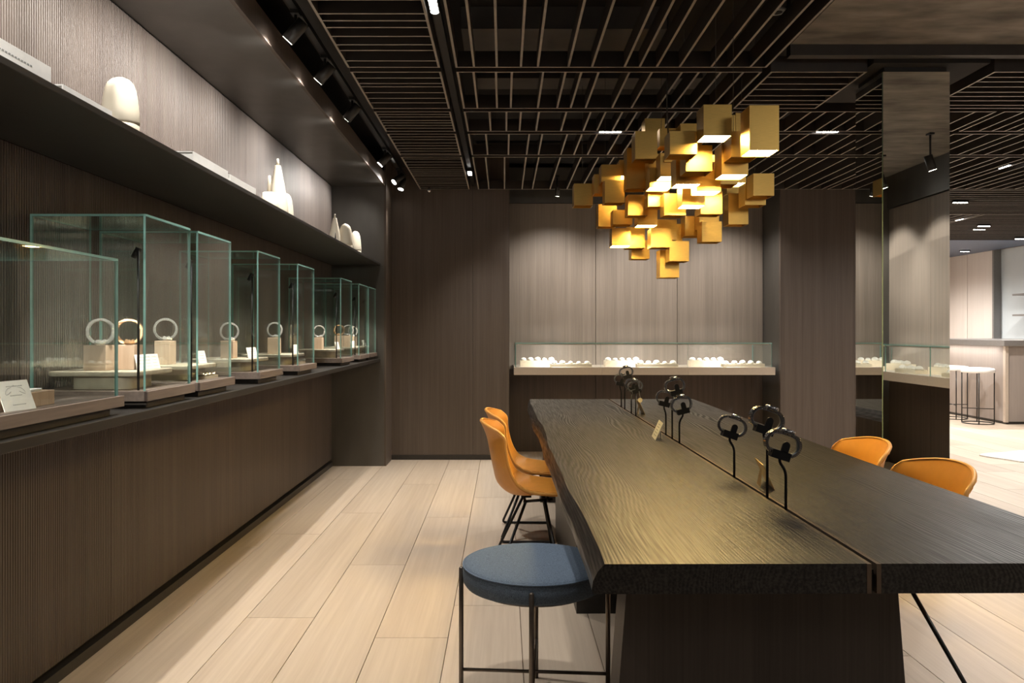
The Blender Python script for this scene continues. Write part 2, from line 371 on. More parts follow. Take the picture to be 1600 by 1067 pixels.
# ---- back wall
wb = struct(ob('wall_back', B(-1.9, 3.6, 9.0, 9.1, 0, 3.3), 'void'))
for a, b in ((-1.187, -0.33), (-0.33, 0.055)):
    ob('wall_panel', B(a + 0.001, b - 0.001, YB, YB + 0.04, 0.05, 3.2), 'wall_oak', wb)
struct(ob('baseboard_back', B(-1.187, 0.055, YB - 0.008, YB + 0.03, 0, 0.05), 'base_strip'))
for a, b in ((2.92, 3.70), (3.70, 4.40)):
    ob('wall_panel', B(a + 0.001, b - 0.001, YB, YB + 0.04, 0.05, 3.2), 'wall_oak', wb)
struct(ob('baseboard_right', B(2.92, 4.40, YB - 0.008, YB + 0.03, 0, 0.05), 'base_strip'))
ob('wall_end_return', B(4.37, 4.40, YB + 0.04, 9.1, 0, 3.2), 'wall_oak', wb)
ob('reveal', B(0.015, 0.055, YB + 0.04, 8.86, 0, 3.2), 'bronze', wb)
ob('reveal', B(2.92, 2.96, YB + 0.04, 8.86, 0, 3.2), 'bronze', wb)
YR = 8.80
rx = [0.057, 1.034, 1.952, 2.918]
for a, b in zip(rx[:-1], rx[1:]):
    ob('wall_panel', B(a + 0.003, b - 0.003, YR, YR + 0.04, 0.93, 2.795), 'recess_oak', wb)
    ob('wall_panel', B(a + 0.003, b - 0.003, YR, YR + 0.04, 0.0, 0.925), 'recess_low', wb)
ob('header', B(0.057, 2.918, YR - 0.01, YR + 0.04, 2.80, 3.2), 'bronze', wb)
# ---- right hand wall (beside the photographer, seen in the mirror column)
XR = 4.0
wr = struct(ob('wall_right', B(XR + 0.04, XR + 0.2, 0.5, 3.3, 0, 3.2), 'void'))
for a, b in ((0.87, 1.66), (1.66, 2.48), (2.48, 3.28)):
    ob('wall_panel', B(XR, XR + 0.04, a + 0.002, b - 0.002, 0.93, 2.62), 'recess_oak', wr)
    ob('wall_panel', B(XR, XR + 0.04, a + 0.002, b - 0.002, 0.0, 0.925), 'recess_low', wr)
ob('header', B(XR - 0.02, XR + 0.04, 0.87, 3.28, 2.63, 3.0), 'bronze', wr)
ob('reveal', B(XR - 0.5, XR + 0.04, 0.83, 0.87, 0, 3.0), 'bronze', wr)
ob('wall_end_return', B(XR - 0.02, XR + 0.2, 3.28, 3.32, 0, 3.0), 'wall_oak', wr)
struct(ob('wall_front', B(-1.9, 9.2, -3.7, -3.6, 0, 3.3), 'wall_oak'))
struct(ob('wall_side', B(9.15, 9.3, -3.6, 10.5, 0, 3.3), 'pale_wall'))
# ---- far lounge wall (runs away from the camera) with shelf niche
wf = struct(ob('wall_far', B(9.22, 9.3, 10.5, 16.2, 0, 3.3), 'pale_wall'))
for a, b in ((14.45, 15.25), (15.25, 15.98)):
    ob('wall_panel', B(9.05, 9.22, a + 0.006, b - 0.006, 0, 2.86), 'pale_wall', wf)
ob('niche_back', B(9.17, 9.22, 10.5, 14.44, 0, 2.86), 'niche', wf)
ob('niche_frame', B(9.03, 9.17, 14.40, 14.445, 0, 2.86), 'bar_top', wf)
struct(ob('wall_far_back', B(3.5, 9.2, 15.98, 16.1, 0, 3.3), 'pale_wall'))
struct(ob('wall_lounge_left', B(4.40, 4.5, 9.1, 16.0, 0, 3.3), 'pale_wall'))
# ---- ceilings
ZC = 2.85
cs = struct(ob('ceiling', B(-1.9, 9.3, -3.7, 16.2, 3.25, 3.4), 'void'))
struct(ob('ceiling_concrete', B(1.60, 9.15, -3.6, 4.36, 2.96, 3.24), 'concrete'))
struct(ob('trim_3', B(1.60, 9.15, 4.36, 4.42, 2.90, 3.24), 'slat_dark'))
SH = 0.09; SWD = 0.0125
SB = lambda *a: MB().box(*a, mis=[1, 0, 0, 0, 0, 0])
def slat_panel(x0, x1, y0, y1, cross, at, frame=True, mat='slat', sh=SH):
    r = struct(root('ceiling_panel', ((x0 + x1) / 2, (y0 + y1) / 2, ZC)))
    if frame:
        for q in (x0, x1 - SWD): ob('frame_bar', SB(q, q + SWD, y0, y1, ZC, ZC + sh), [mat, 'slat_lit_edge'], r, False)
        for q in (y0, y1 - SWD): ob('frame_bar', SB(x0 + SWD, x1 - SWD, q, q + SWD, ZC, ZC + sh), [mat, 'slat_lit_edge'], r, False)
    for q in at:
        if cross: ob('slat', SB(x0 + SWD, x1 - SWD, q, q + SWD, ZC + 0.001, ZC + sh), [mat, 'slat_lit_edge'], r, False)
        else: ob('slat', SB(q, q + SWD, y0 + SWD, y1 - SWD, ZC + 0.001, ZC + sh), [mat, 'slat_lit_edge'], r, False)
    return r
def spread_at(a, b, lo, hi, rg):
    q = a + lo + (hi - lo) * rg.random(); out = []
    while q < b - lo * 0.8: out.append(q); q += lo + (hi - lo) * rg.random()
    return out
rg = random.Random(11)
YR0, YR1, YR2, YR3, YR4 = 4.42, 5.235, 5.835, 6.62, 8.22
rows = [(2.2, YR0), (YR0 + 0.07, YR1), (YR1 + 0.07, YR2), (YR2 + 0.07, YR3), (YR3 + 0.07, YR4)]
# left strip: blades across
near = [3.665, 3.748, 3.832, 3.947, 4.063, 4.146, 4.307]
for i, (a, b) in enumerate(rows):
    if i > 2 and i == 3: pass
    at = near + spread_at(2.25, 3.6, 0.08, 0.13, rg) if i == 0 else spread_at(a, b, 0.06, 0.12, rg)
    slat_panel(-0.885, -0.362, a, b - 0.0, True, at, True, 'slat_dark')
# main field: bars running away from the camera
main0 = [-.176, -.047, .089, .185, .358, .491, .675, .76, .857, .986, 1.165, 1.26, 1.386]
main1 = [-.183, -.053, .039, .22, .349, .44, .54, .717, .847, 1.02, 1.118, 1.245, 1.374]
slat_panel(-0.274, 1.485, rows[0][0], rows[0][1], False, main0)
slat_panel(-0.274, 1.485, rows[1][0], rows[1][1], False, main1)
slat_panel(1.535, 2.09, rows[1][0], rows[1][1], True, spread_at(*rows[1], 0.085, 0.13, rg))
for i in (2, 3, 4):
    slat_panel(-0.274, 3.35, rows[i][0], rows[i][1], False, spread_at(-0.274, 3.35, 0.09, 0.19, rg))
# right of the mirror column
slat_panel(2.82, 4.05, rows[1][0], rows[1][1], True, spread_at(*rows[1], 0.085, 0.13, rg))
slat_panel(4.12, 6.0, rows[1][0], rows[1][1], True, spread_at(*rows[1], 0.085, 0.13, rg))
slat_panel(3.40, 4.05, rows[2][0], rows[2][1], False, spread_at(3.40, 4.05, 0.09, 0.17, rg))
slat_panel(4.12, 6.6, rows[2][0], rows[2][1], True, spread_at(*rows[2], 0.08, 0.12, rg))
for i in (3, 4):
    slat_panel(3.40, 7.2, rows[i][0], rows[i][1], False, spread_at(3.40, 7.2, 0.09, 0.17, rg))
slat_panel(4.42, 9.0, 8.29, 9.95, True, spread_at(8.29, 9.95, 0.10, 0.14, rg), True, 'slat')
slat_panel(4.52, 6.1, 10.0, 12.0, False, spread_at(4.52, 6.1, 0.10, 0.15, rg))
slat_panel(6.15, 9.0, 10.0, 12.8, True, spread_at(10.0, 12.8, 0.12, 0.16, rg))
slat_panel(4.52, 6.1, 12.05, 15.0, True, spread_at(12.05, 15.0, 0.13, 0.17, rg))
struct(ob('ceiling_bulkhead', B(6.15, 9.04, 12.85, 15.95, ZC, ZC + 0.08), 'blue_ceil'))
# things above the blades: ducts, track profiles
ob('duct', B(-0.25, 0.95, 4.55, 4.95, 3.12, 3.25), 'duct', cs)
ob('duct', B(-0.2, 1.4, 5.5, 5.75, 3.14, 3.25), 'duct', cs)
ob('duct', B(-1.15, -0.95, 3.0, 8.2, 3.08, 3.2), 'slat_dark', cs)
ob('pipe', MB().tube([(-0.25, 7.1, 3.05), (1.0, 7.1, 3.05)], 0.04, 12), 'duct', cs)
tag(ob('track_rail', B(-0.345, -0.305, 2.2, 8.2, 2.886, 2.92), 'black_metal'), 'black light track in the slot between the two slat ceilings', 'track')
tag(ob('track_rail', B(-1.062, -1.030, 1.2, 8.2, 2.965, 2.995), 'black_metal'), 'black spotlight track in the dark gap above the wall shelf', 'track')

# ================================================================== MIRROR COLUMN
mc = root('mirror_column', (2.37, 4.665, 0))
cx0, cx1, cy0, cy1 = 2.18, 2.563, 4.49, 4.84
ob('core', B(cx0 + 0.012, cx1 - 0.012, cy0 + 0.012, cy1 - 0.012, 0, 3.2), 'black_metal', mc, False)
ob('mirror_panel', MB().box(cx0, cx1, cy0, cy0 + 0.012, 0, ZC, mis=[1, 1, 0, 0, 1, 1]), ['mirror', 'mirror_edge'], mc, False)
ob('mirror_panel', MB().box(cx0, cx0 + 0.012, cy0 + 0.013, cy1, 0, ZC, mis=[1, 1, 1, 1, 0, 0]), ['mirror', 'mirror_edge'], mc, False)
ob('mirror_panel', MB().box(cx1 - 0.012, cx1, cy0 + 0.013, cy1, 0, ZC, mis=[1, 1, 1, 1, 0, 0]), ['mirror', 'mirror_edge'], mc, False)
ob('mirror_panel', MB().box(cx0 + 0.013, cx1 - 0.013, cy1 - 0.012, cy1, 0, ZC, mis=[1, 1, 0, 0, 1, 1]), ['mirror', 'mirror_edge'], mc, False)
tag(mc, 'square column clad in full-height mirror panels behind the table', 'column')
ob('ceiling_collar', B(2.10, 2.76, 4.43, 5.2, 2.88, 3.2), 'void', cs)

# ================================================================== TABLE
HT = 0.775; TT = 0.075; TY0, TY1 = 1.963, 6.70
tb = root('communal_table', (0.915, 4.33, 0), 0.0065)
Mi = tb.matrix_basis.inverted()
def edge_wave(t): return 0.007 * sin(2.6 * t + 0.6) + 0.004 * sin(5.3 * t) + 0.0015 * sin(11 * t + 1)
def slab_left():
    mb = MB(); n = 120; prof = [(0.0, 0.0), (-0.014, -0.018), (-0.024, -0.042), (-0.027, -0.065), (-0.024, -TT)]
    xi = -0.018; rows_ = []
    for i in range(n + 1):
        y = -2.367 + 4.737 * i / n; t = i / n * 4.7; e = -0.683 + edge_wave(t) + (0.02 * max(0, (i / n - .75)) )
        b2 = 1 + 0.5 * sin(7 * t)
        ring = [(xi, y, HT)] + [(e + dx * (1 + 0.25 * sin(2.2 * t + 1)), y, HT + dz) for dx, dz in prof] + [(xi, y, HT - TT)]
        rows_.append(ring)
    k = len(rows_[0]); vs = [p for r in rows_ for p in r]; fs = []; 
    for i in range(n):
        for j in range(k): j2 = (j + 1) % k; fs.append((i * k + j, i * k + j2, (i + 1) * k + j2, (i + 1) * k + j))
    fs.append(tuple(range(k))); fs.append(tuple(n * k + j for j in reversed(range(k))))
    return mb.add(vs, fs)
def slab_right():
    mb = MB(); n = 40; rows_ = []
    for i in range(n + 1):
        y = -2.367 + 4.737 * i / n; e = 0.703 + 0.006 * sin(3.1 * i / n * 4.7) + 0.012 * (i / n)
        rows_.append([(0.018, y, HT), (0.018, y, HT - TT), (e + 0.02, y, HT - TT), (e + 0.022, y, HT - 0.05), (e + 0.012, y, HT - 0.02), (e, y, HT)])
    k = 6; vs = [p for r in rows_ for p in r]; fs = []
    for i in range(n):
        for j in range(k): j2 = (j + 1) % k; fs.append((i * k + j, i * k + j2, (i + 1) * k + j2, (i + 1) * k + j))
    fs.append(tuple(range(k))); fs.append(tuple(n * k + j for j in reversed(range(k))))
    return mb.add(vs, fs)
ob('tabletop', slab_left(), 'table', tb); ob('tabletop', slab_right(), 'table', tb)
for a, b in ((-0.018, -0.0065), (0.0065, 0.018)):
    ob('bronze_inlay', B(a, b, -2.368, 2.371, HT - TT, HT - 0.0004), 'strip', tb, label='thin bronze strip lining the centre slot')
ob('slot_rail', B(-0.0064, 0.0064, -2.35, 2.36, HT - TT, HT - 0.02), 'black_metal', tb)
def ped(y0, y1, xa, xb, fl_):
    return MB().add([(xa - fl_, y0, 0), (xb + fl_, y0, 0), (xb + fl_, y1, 0), (xa - fl_, y1, 0), (xa, y0, HT - TT), (xb, y0, HT - TT), (xb, y1, HT - TT), (xa, y1, HT - TT)],
                    [(0, 3, 2, 1), (4, 5, 6, 7), (0, 1, 5, 4), (2, 3, 7, 6), (1, 2, 6, 5), (3, 0, 4, 7)])
ob('pedestal', ped(2.30 - 4.33, 2.45 - 4.33, 0.355 - 0.915, 1.14 - 0.915, 0.055), 'pedestal', tb)
ob('pedestal', ped(3.76 - 4.33, 5.15 - 4.33, 0.345 - 0.915, 1.35 - 0.915, 0.0), 'black_metal', tb)
ob('pedestal', ped(6.2 - 4.33, 6.35 - 4.33, 0.355 - 0.915, 1.14 - 0.915, 0.055), 'pedestal', tb)
tag(tb, 'long black stained live-edge wooden table with a centre slot', 'table')

# ================================================================== CHAIRS
def catmull(P, t):
    n = len(P) - 1; s = min(max(t, 0), 1) * n; i = min(int(s), n - 1); u = s - i
    p = [Vector(P[max(0, min(n, i + k))]) for k in (-1, 0, 1, 2)]
    return 0.5 * ((2 * p[1]) + (-p[0] + p[2]) * u + (2 * p[0] - 5 * p[1] + 4 * p[2] - p[3]) * u * u + (-p[0] + 3 * p[1] - 3 * p[2] + p[3]) * u ** 3)
CEN = [(.31, .428), (.22, .425), (.11, .408), (.03, .418), (-.035, .475), (-.06, .56), (-.078, .65), (-.098, .745), (-.135, .832)]
EDG = [(.30, .438), (.215, .446), (.135, .460), (.075, .495), (.036, .56), (.014, .635), (.004, .70), (-.002, .757), (-.040, .796)]
HW = [.235, .25, .258, .262, .262, .26, .258, .256, .238]
def shell_pt(u, v, off=0.0):
    c = catmull(CEN, v); e = catmull(EDG, v); a = abs(u) ** 2.3
    hw = catmull([(h, 0) for h in HW], v)[0]
    return Vector((c[0] * (1 - a) + e[0] * a, u * hw, c[1] * (1 - a) + e[1] * a))
def make_chair():
    r = root('shell_chair')
    nu, nv = 24, 40; P = [[shell_pt(-1 + 2 * i / nu, j / nv) for i in range(nu + 1)] for j in range(nv + 1)]
    def nrm(j, i):
        a = P[j][min(i + 1, nu)] - P[j][max(i - 1, 0)]; b = P[min(j + 1, nv)][i] - P[max(j - 1, 0)][i]
        return a.cross(b).normalized()
    th = 0.013; W = nu + 1
    vin = []; vout = []
    for j in range(nv + 1):
        for i in range(nu + 1):
            n = nrm(j, i); sgn = 1 if n.dot(Vector((1, 0, 1))) > 0 else -1
            vin.append(P[j][i] + n * sgn * th * .5); vout.append(P[j][i] - n * sgn * th * .5)
    fs = []; k = len(vin)
    for j in range(nv):
        for i in range(nu):
            q = (j * W + i, j * W + i + 1, (j + 1) * W + i + 1, (j + 1) * W + i)
            fs.append(q); fs.append(tuple(k + t for t in reversed(q)))
    def rim(seq):
        for a, b in zip(seq[:-1], seq[1:]): fs.append((a, b, k + b, k + a))
    rim(list(range(W))); rim([nv * W + i for i in range(W)][::-1]); rim([j * W for j in range(nv + 1)][::-1]); rim([j * W + nu for j in range(nv + 1)])
    sh = ob('seat_shell', MB().add(vin + vout, fs, 0, True), 'leather', r)
    b = sh.modifiers.new('bevel', 'BEVEL'); b.width = 0.005; b.segments = 2; b.limit_method = 'ANGLE'; b.angle_limit = radians(50)
    edge = [P[0][i] for i in range(W)] + [P[j][nu] for j in range(1, nv + 1)] + [P[nv][i] for i in range(nu - 1, -1, -1)] + [P[j][0] for j in range(nv - 1, 0, -1)]
    ob('piping', MB().tube(edge, 0.0085, 8, closed=True), 'leather_seam', sh)
    seam = [shell_pt(-1 + 2 * i / 16, 0.36 + 0.0 * i) + Vector((0.0035, 0, 0.0055)) for i in range(1, 16)]
    ob('seam', MB().tube(seam, 0.0022, 6), 'leather_seam', sh)
    R = 0.0085
    for s in (-1, 1):
        p = [(0.125, s * .10, .375), (-.03, s * .255, .0085), (.305, s * .255, .0085), (.235, s * .10, .375)]
        ob('leg_frame', MB().tube(fillet(p, 0.03), R, 8), 'rod', r)
    ob('seat_rail', MB().tube(fillet([(.12, -.13, .375), (.12, .13, .375)], .02), R, 8), 'rod', r)
    ob('seat_rail', MB().tube([(.11, .10, .372), (.28, .10, .386)], R, 8), 'rod', r)
    ob('seat_rail', MB().tube([(.11, -.10, .372), (.28, -.10, .386)], R, 8), 'rod', r)
    ob('seat_rail', MB().tube([(.255, -.13, .382), (.255, .13, .382)], R, 8), 'rod', r)
    ob('bracket', MB().box(.10, .16, -.045, .045, .382, .406), 'rod', r)
    return r
ch0 = make_chair()
chs = [(0.0, 4.62, 0.02, 'cognac leather shell chair nearest the blue stool, left of the table'),
       (0.012, 5.26, -0.02, 'cognac leather shell chair farthest back on the left of the table'),
       (1.69, 3.13, pi + 0.03, 'cognac leather shell chair nearest the camera on the right of the table'),
       (1.70, 3.79, pi - 0.02, 'cognac leather shell chair beside the mirror column, right of the table')]
for i, (x, y, rz, lab) in enumerate(chs):
    o = ch0 if i == 0 else copytree(ch0, (x, y, 0), (0, 0, rz))
    o.location = (x, y, 0); o.rotation_euler = (0, 0, rz); tag(o, lab, 'chair', 'leather shell chairs at the table')

# ================================================================== BLUE STOOL
st = root('upholstered_stool', (0.108, 2.80, 0), radians(-4))
pr = [(0.02, .455), (.232, .456), (.246, .460), (.253, .470), (.256, .490), (.2555, .520), (.252, .530), (.242, .535), (.20, .540), (.14, .543), (.06, .545), (0.004, .545)]
se = ob('seat', MB().lathe(pr, 56, sm=True), 'fabric', st)
ob('piping', MB().tube([(.2545 * cos(a * pi / 32), .2545 * sin(a * pi / 32), .5285) for a in range(64)], .003, 6, closed=True), 'fabric_seam', se)
for k in range(4):
    a = k * pi / 2; q = .263
    ob('leg', MB().lathe([(.0085, 0), (.0085, .505), (.005, .509)], 14, (q * cos(a), q * sin(a), 0)), 'stool_leg', st)
for k in range(2):
    a = k * pi / 2
    ob('stretcher', MB().tube([(-.262 * cos(a), -.262 * sin(a), .139 + .012 * k), (.262 * cos(a), .262 * sin(a), .139 + .012 * k)], .006, 8), 'stool_leg', st)
ob('seat_plate', MB().lathe([(.21, .443), (.215, .456)], 40), 'stool_leg', st)
tag(st, 'round stool with dark blue wool seat and thin bronze legs', 'stool')

# ================================================================== CHANDELIER
BOX = [(1.121,1.256,3.565,3.700,2.185,2.390,1),(0.957,1.092,3.743,3.878,2.296,2.445,1),(0.960,1.095,5.313,5.448,2.662,2.806,0),
(0.803,0.938,4.778,4.913,2.413,2.583,0),(0.826,0.961,3.887,4.021,2.240,2.355,0),(1.101,1.235,4.867,5.000,2.485,2.653,0),
(0.999,1.135,5.010,5.147,2.547,2.660,0),(0.802,0.938,5.096,5.231,2.425,2.555,1),(0.912,1.046,4.919,5.054,2.341,2.477,0),
(0.929,1.062,4.638,4.771,2.276,2.417,1),(0.928,1.062,4.212,4.345,2.152,2.297,1),(0.940,1.076,4.033,4.169,2.185,2.320,0),
(1.343,1.478,4.525,4.660,2.463,2.623,0),(1.184,1.319,4.451,4.586,2.471,2.590,1),(1.134,1.267,3.894,4.027,2.228,2.356,0),
(1.125,1.262,4.034,4.171,2.167,2.326,1),(1.066,1.199,4.317,4.450,2.131,2.252,1),(1.201,1.336,4.459,4.595,2.199,2.318,0),
(1.288,1.425,4.600,4.738,2.233,2.359,1),(1.588,1.721,4.973,5.106,2.222,2.363,0),(1.579,1.716,5.116,5.253,2.186,2.319,0),
(1.533,1.668,5.330,5.465,2.088,2.299,0),(1.239,1.374,4.916,5.051,2.096,2.239,0),(1.053,1.188,4.613,4.748,2.102,2.218,1),
(0.999,1.133,4.866,5.000,2.082,2.217,0),(0.891,1.025,4.780,4.913,2.238,2.359,1),(0.924,1.060,5.005,5.141,2.158,2.267,0),
(0.828,0.963,5.213,5.347,2.132,2.270,0),(0.796,0.931,5.060,5.195,2.283,2.421,0),(0.678,0.811,5.249,5.382,2.223,2.373,0),
(0.504,0.639,5.614,5.749,2.263,2.420,0),(0.632,0.768,5.470,5.606,2.324,2.458,0),(0.665,0.800,5.330,5.465,2.378,2.496,0),
(0.812,0.947,5.490,5.625,2.449,2.563,1),(0.691,0.826,5.719,5.854,2.126,2.289,0),(0.777,0.910,5.623,5.757,1.973,2.102,1),
(0.905,1.041,5.767,5.902,1.973,2.126,0),(0.966,1.102,5.910,6.046,1.906,2.048,0),(1.004,1.139,5.333,5.467,1.931,2.062,0),
(1.144,1.279,5.397,5.533,1.842,1.981,0),(1.108,1.244,5.543,5.678,1.739,1.937,0),(1.072,1.213,5.484,5.490,1.998,2.143,0),
(0.917,1.053,5.358,5.494,2.086,2.203,1),(1.282,1.419,5.526,5.662,2.033,2.173,0),(1.329,1.462,5.242,5.375,1.959,2.095,0),
(1.347,1.483,5.381,5.516,2.066,2.207,0),(1.151,1.290,5.650,5.785,2.004,2.134,0),(0.767,0.902,5.490,5.625,2.109,2.211,0),
(1.568,1.703,5.490,5.625,2.323,2.436,0),(0.900,1.038,5.243,5.380,2.400,2.520,0)]
cl = root('chandelier', (1.08, 4.75, ZC))
rw = random.Random(5)
for (x0, x1, y0, y1, z0, z1, lit) in BOX:
    y1 = max(y1, y0 + 0.13); t = 0.003
    mb = MB()
    rc = 0.006 if lit else 0.022                               # open shell with a recessed underside
    mb.box(x0, x1, y0, y0 + t, z0, z1); mb.box(x0, x1, y1 - t, y1, z0, z1)
    mb.box(x0, x0 + t, y0 + t, y1 - t, z0, z1); mb.box(x1 - t, x1, y0 + t, y1 - t, z0, z1)
    mb.box(x0 + t, x1 - t, y0 + t, y1 - t, z1 - t, z1)
    bx = ob('brass_box', mb, 'brass', cl, False)
    if lit: ob('light_panel', B(x0 + t, x1 - t, y0 + t, y1 - t, z0 + 0.003, z0 + 0.008), 'lamp_panel', bx, False)
    else: ob('underside', B(x0 + t, x1 - t, y0 + t, y1 - t, z0 + rc, z0 + rc + 0.004), 'brass', bx, False)
for wx, wy, wz in ((0.70, 5.4, 2.49), (1.02, 5.06, 2.65), (1.13, 4.9, 2.65), (1.16, 3.95, 2.34), (1.03, 3.8, 2.44), (1.62, 5.04, 2.36), (1.40, 4.6, 2.62), (1.19, 5.6, 1.93), (0.57, 5.68, 2.42)):
    ob('suspension_wire', MB().tube([(wx, wy, wz), (wx, wy, 3.25)], 0.0013, 6), 'duct', cl, False)
ob('power_cable', MB().tube(fillet([(1.02, 4.85, 2.58), (1.0, 4.8, 2.75), (0.985, 4.7, 2.95), (0.985, 4.7, 3.25)], 0.08), 0.0045, 8), 'black_metal', cl, False)
ob('hub', B(0.95, 1.25, 4.62, 4.86, 2.36, 2.40), 'brass', cl, False)
tag(cl, 'chandelier of clustered brushed brass boxes with glowing undersides above the table', 'chandelier')

# ================================================================== WATCHES ON THE TABLE
def stadium(a, r, n=40):
    """stadium outline in x-z: half straight a, radius r"""
    out = []
    for k in range(n):
        t = 2 * pi * k / n; c, s_ = cos(t), sin(t)
        out.append((r * c + (a if c > 0 else -a) * min(1, abs(c) * 3), r * s_))
    return out
def make_watch(name, band, a=0.021, r=0.030, wid=0.012, dial=True, tk=.008):
    """bracelet ring lying in the x-z plane, axis y"""
    rt = root(name); n = 40
    O = stadium(a, r + tk, n); I = stadium(a, r, n)
    mb = MB()
    for k in range(0, n, 1):                                    # one bevelled link per segment
        k2 = (k + 1) % n; f = .80
        o0, o1, i0, i1 = Vector(O[k]), Vector(O[k2]), Vector(I[k]), Vector(I[k2])
        o1 = o0 + (o1 - o0) * f; i1 = i0 + (i1 - i0) * f
        vs = [(p[0], y, p[1]) for y in (-wid, wid) for p in (o0, o1, i1, i0)]
        mb.add(vs, [(0, 1, 2, 3), (7, 6, 5, 4), (0, 4, 5, 1), (1, 5, 6, 2), (2, 6, 7, 3), (3, 7, 4, 0)])
    br = ob('bracelet', mb, band, rt)
    I2 = stadium(a, r - .002, n); lin = MB(); 
    vs = [(p[0], y, p[1]) for y in (-wid * .9, wid * .9) for p in I] + [(p[0], y, p[1]) for y in (-wid * .9, wid * .9) for p in I2]
    fs = []
    for k in range(n):
        k2 = (k + 1) % n
        fs += [(k, k2, n + k2, n + k), (2 * n + k, 3 * n + k, 3 * n + k2, 2 * n + k2), (k, 2 * n + k, 2 * n + k2, k2), (n + k, n + k2, 3 * n + k2, 3 * n + k)]
    ob('lining', lin.add(vs, fs, 0, True), 'strap' if dial else band, rt)
    if dial:
        cs_ = ob('watch_case', MB().lathe([(.019, -.002), (.022, .001), (.022, .009), (.019, .012)], 28, (.006, 0, r + tk - .002)), band, rt)
        ob('dial', MB().lathe([(.0175, .012), (.0175, .0126)], 24, (.006, 0, r + tk - .002)), 'dial', cs_)
        ob('crown', MB().box(.003, .009, -.0235, -.0185, r + tk + .001, r + tk + .005), band, cs_)
    return rt
wt0 = make_watch('wristwatch', 'steel')
Ms = Matrix.Rotation(0.0065, 4, 'Z')
spots = [  # y on slot, watch centre z, scale, dx, group word
    (3.13, 0.985, 1.0, -0.018, 'near'), (2.745, 1.056, 1.06, -0.012, 'near'), (2.567, 0.996, 1.05, -0.02, 'near'),
    (4.41, 0.988, 1.0, -0.010, 'mid'), (4.25, 1.067, 1.05, 0.022, 'mid'), (4.08, 0.984, 1.05, 0.018, 'mid'),
    (6.02, 0.992, 1.0, -0.010, 'far'), (5.85, 1.058, 1.0, 0.018, 'far'), (5.56, 0.984, 1.0, 0.0, 'far'), (5.38, 0.985, 1.0, 0.004, 'far')]
wl_ = ['leftmost watch of the nearest trio on the table', 'topmost watch of the nearest trio on the table', 'closest watch to the camera on the table',
       'left watch of the middle trio on the table', 'topmost watch of the middle trio on the table', 'lower right watch of the middle trio on the table',
       'left watch of the far cluster on the table', 'topmost watch of the far cluster on the table', 'front left watch of the far cluster', 'front right watch of the far cluster on the table']
for i, (y, z, sc, dx, g) in enumerate(spots):
    xs = 0.915 - 0.0065 * (y - 4.33)
    sr = root('watch_stand', (xs, y, HT - 0.02))
    top = z - .050 * sc - (HT - 0.02); tilt = radians(18) if g == 'near' else radians(-14 if dx > 0 else 14)
    bend = top - .045
    p = [(0, 0, 0), (0, 0, bend), (dx, 0, bend + .030), (dx, 0, top)] if abs(dx) > .006 else [(0, 0, 0), (0, 0, top)]
    ob('post', MB().tube(fillet(p, .02), .0048, 10), 'rod', sr)
    clip = Matrix.Translation((dx, 0, top + .012)) @ Matrix.Rotation(tilt, 4, 'Y')
    ob('clip', MB().box(-.030 * sc, .030 * sc, -.018, .018, -.016, .012).xf(clip), 'rod', sr)
    tg = MB(); poly = [(-.012, 0), (.012, 0), (.012, .022)] + [(.012 * cos(t * pi / 8), .022 + .012 * sin(t * pi / 8)) for t in range(1, 8)] + [(-.012, .022)]
    ob('clip_tongue', tg.prism([(u * sc + .006, v * sc + .010) for u, v in poly], 'y', -.018, -.012).xf(clip), 'rod', sr)
    tag(sr, 'black post stand holding the ' + wl_[i], 'watch stand', 'watch stands on the table')
    o = wt0 if i == 0 else copytree(wt0, (0, 0, 0))
    o.location = (xs + dx, y + .004, HT - .02 + top + .012 + .032 * sc); o.rotation_euler = (0, tilt, radians(8) - (0.25 if i % 3 == 0 else 0.1)); o.scale = (sc * (1.0 if g == 'near' else .92), sc, sc)
    o.location.x += sin(tilt) * .034
    tag(o, 'steel bracelet watch, ' + wl_[i], 'watch', 'watches on the table')
# price cards on the table
def make_card(name, W_, Hh, mat, lines=5, crest=False, tilt=24):
    r = root(name)
    ob('panel', B(-W_ / 2, W_ / 2, -.0012, .0012, 0, Hh), mat, r)
    if mat == 'card':
        rl = random.Random(len(bpy.data.objects)); k = MB()
        for q in range(lines):
            z = Hh * (.80 - .62 * q / max(1, lines - 1)); ww = W_ * (.18 + .14 * rl.random())
            xx = -ww
            while xx < ww:
                l = W_ * (.02 + .03 * rl.random()); k.box(xx, xx + l, -.0016, -.0011, z, z + Hh * .028); xx += l + W_ * .018
        if crest:
            for s in (-1, 1):
                pts = [(s * W_ * (.10 + .22 * sin(t * .5)), -.0014, Hh * (.66 + .12 * cos(t * .75))) for t in range(0, 7)]
                k.tube(pts, .0006, 5)
            k.box(-.0012, .0012, -.0016, -.0011, Hh * .82, Hh * .85)
        ob('print', k, 'ink', r)
    if tilt:
        th = radians(tilt); f_ = Hh * .40; F = Vector((0, f_ * cos(th), f_ * sin(th))); T = Vector((0, .002, Hh * .72)); dd = T - F
        ob('easel', MB().prism([(-W_ * .22, 0), (W_ * .22, 0), (W_ * .10, dd.length), (-W_ * .10, dd.length)], 'y', 0, .0016).xf(Matrix.Translation(F) @ Matrix.Rotation(math.atan2(-dd.y, dd.z), 4, 'X')), mat, r)
    return r
c1 = make_card('price_card', .165, .10, 'card'); c1.matrix_basis = Matrix.Translation((0.815, 4.255, HT + .0006)) @ Matrix.Rotation(radians(-90 - 4), 4, 'Z') @ Matrix.Rotation(radians(-24), 4, 'X')
tag(c1, 'white price card with grey print leaning by the middle watches', 'price card')
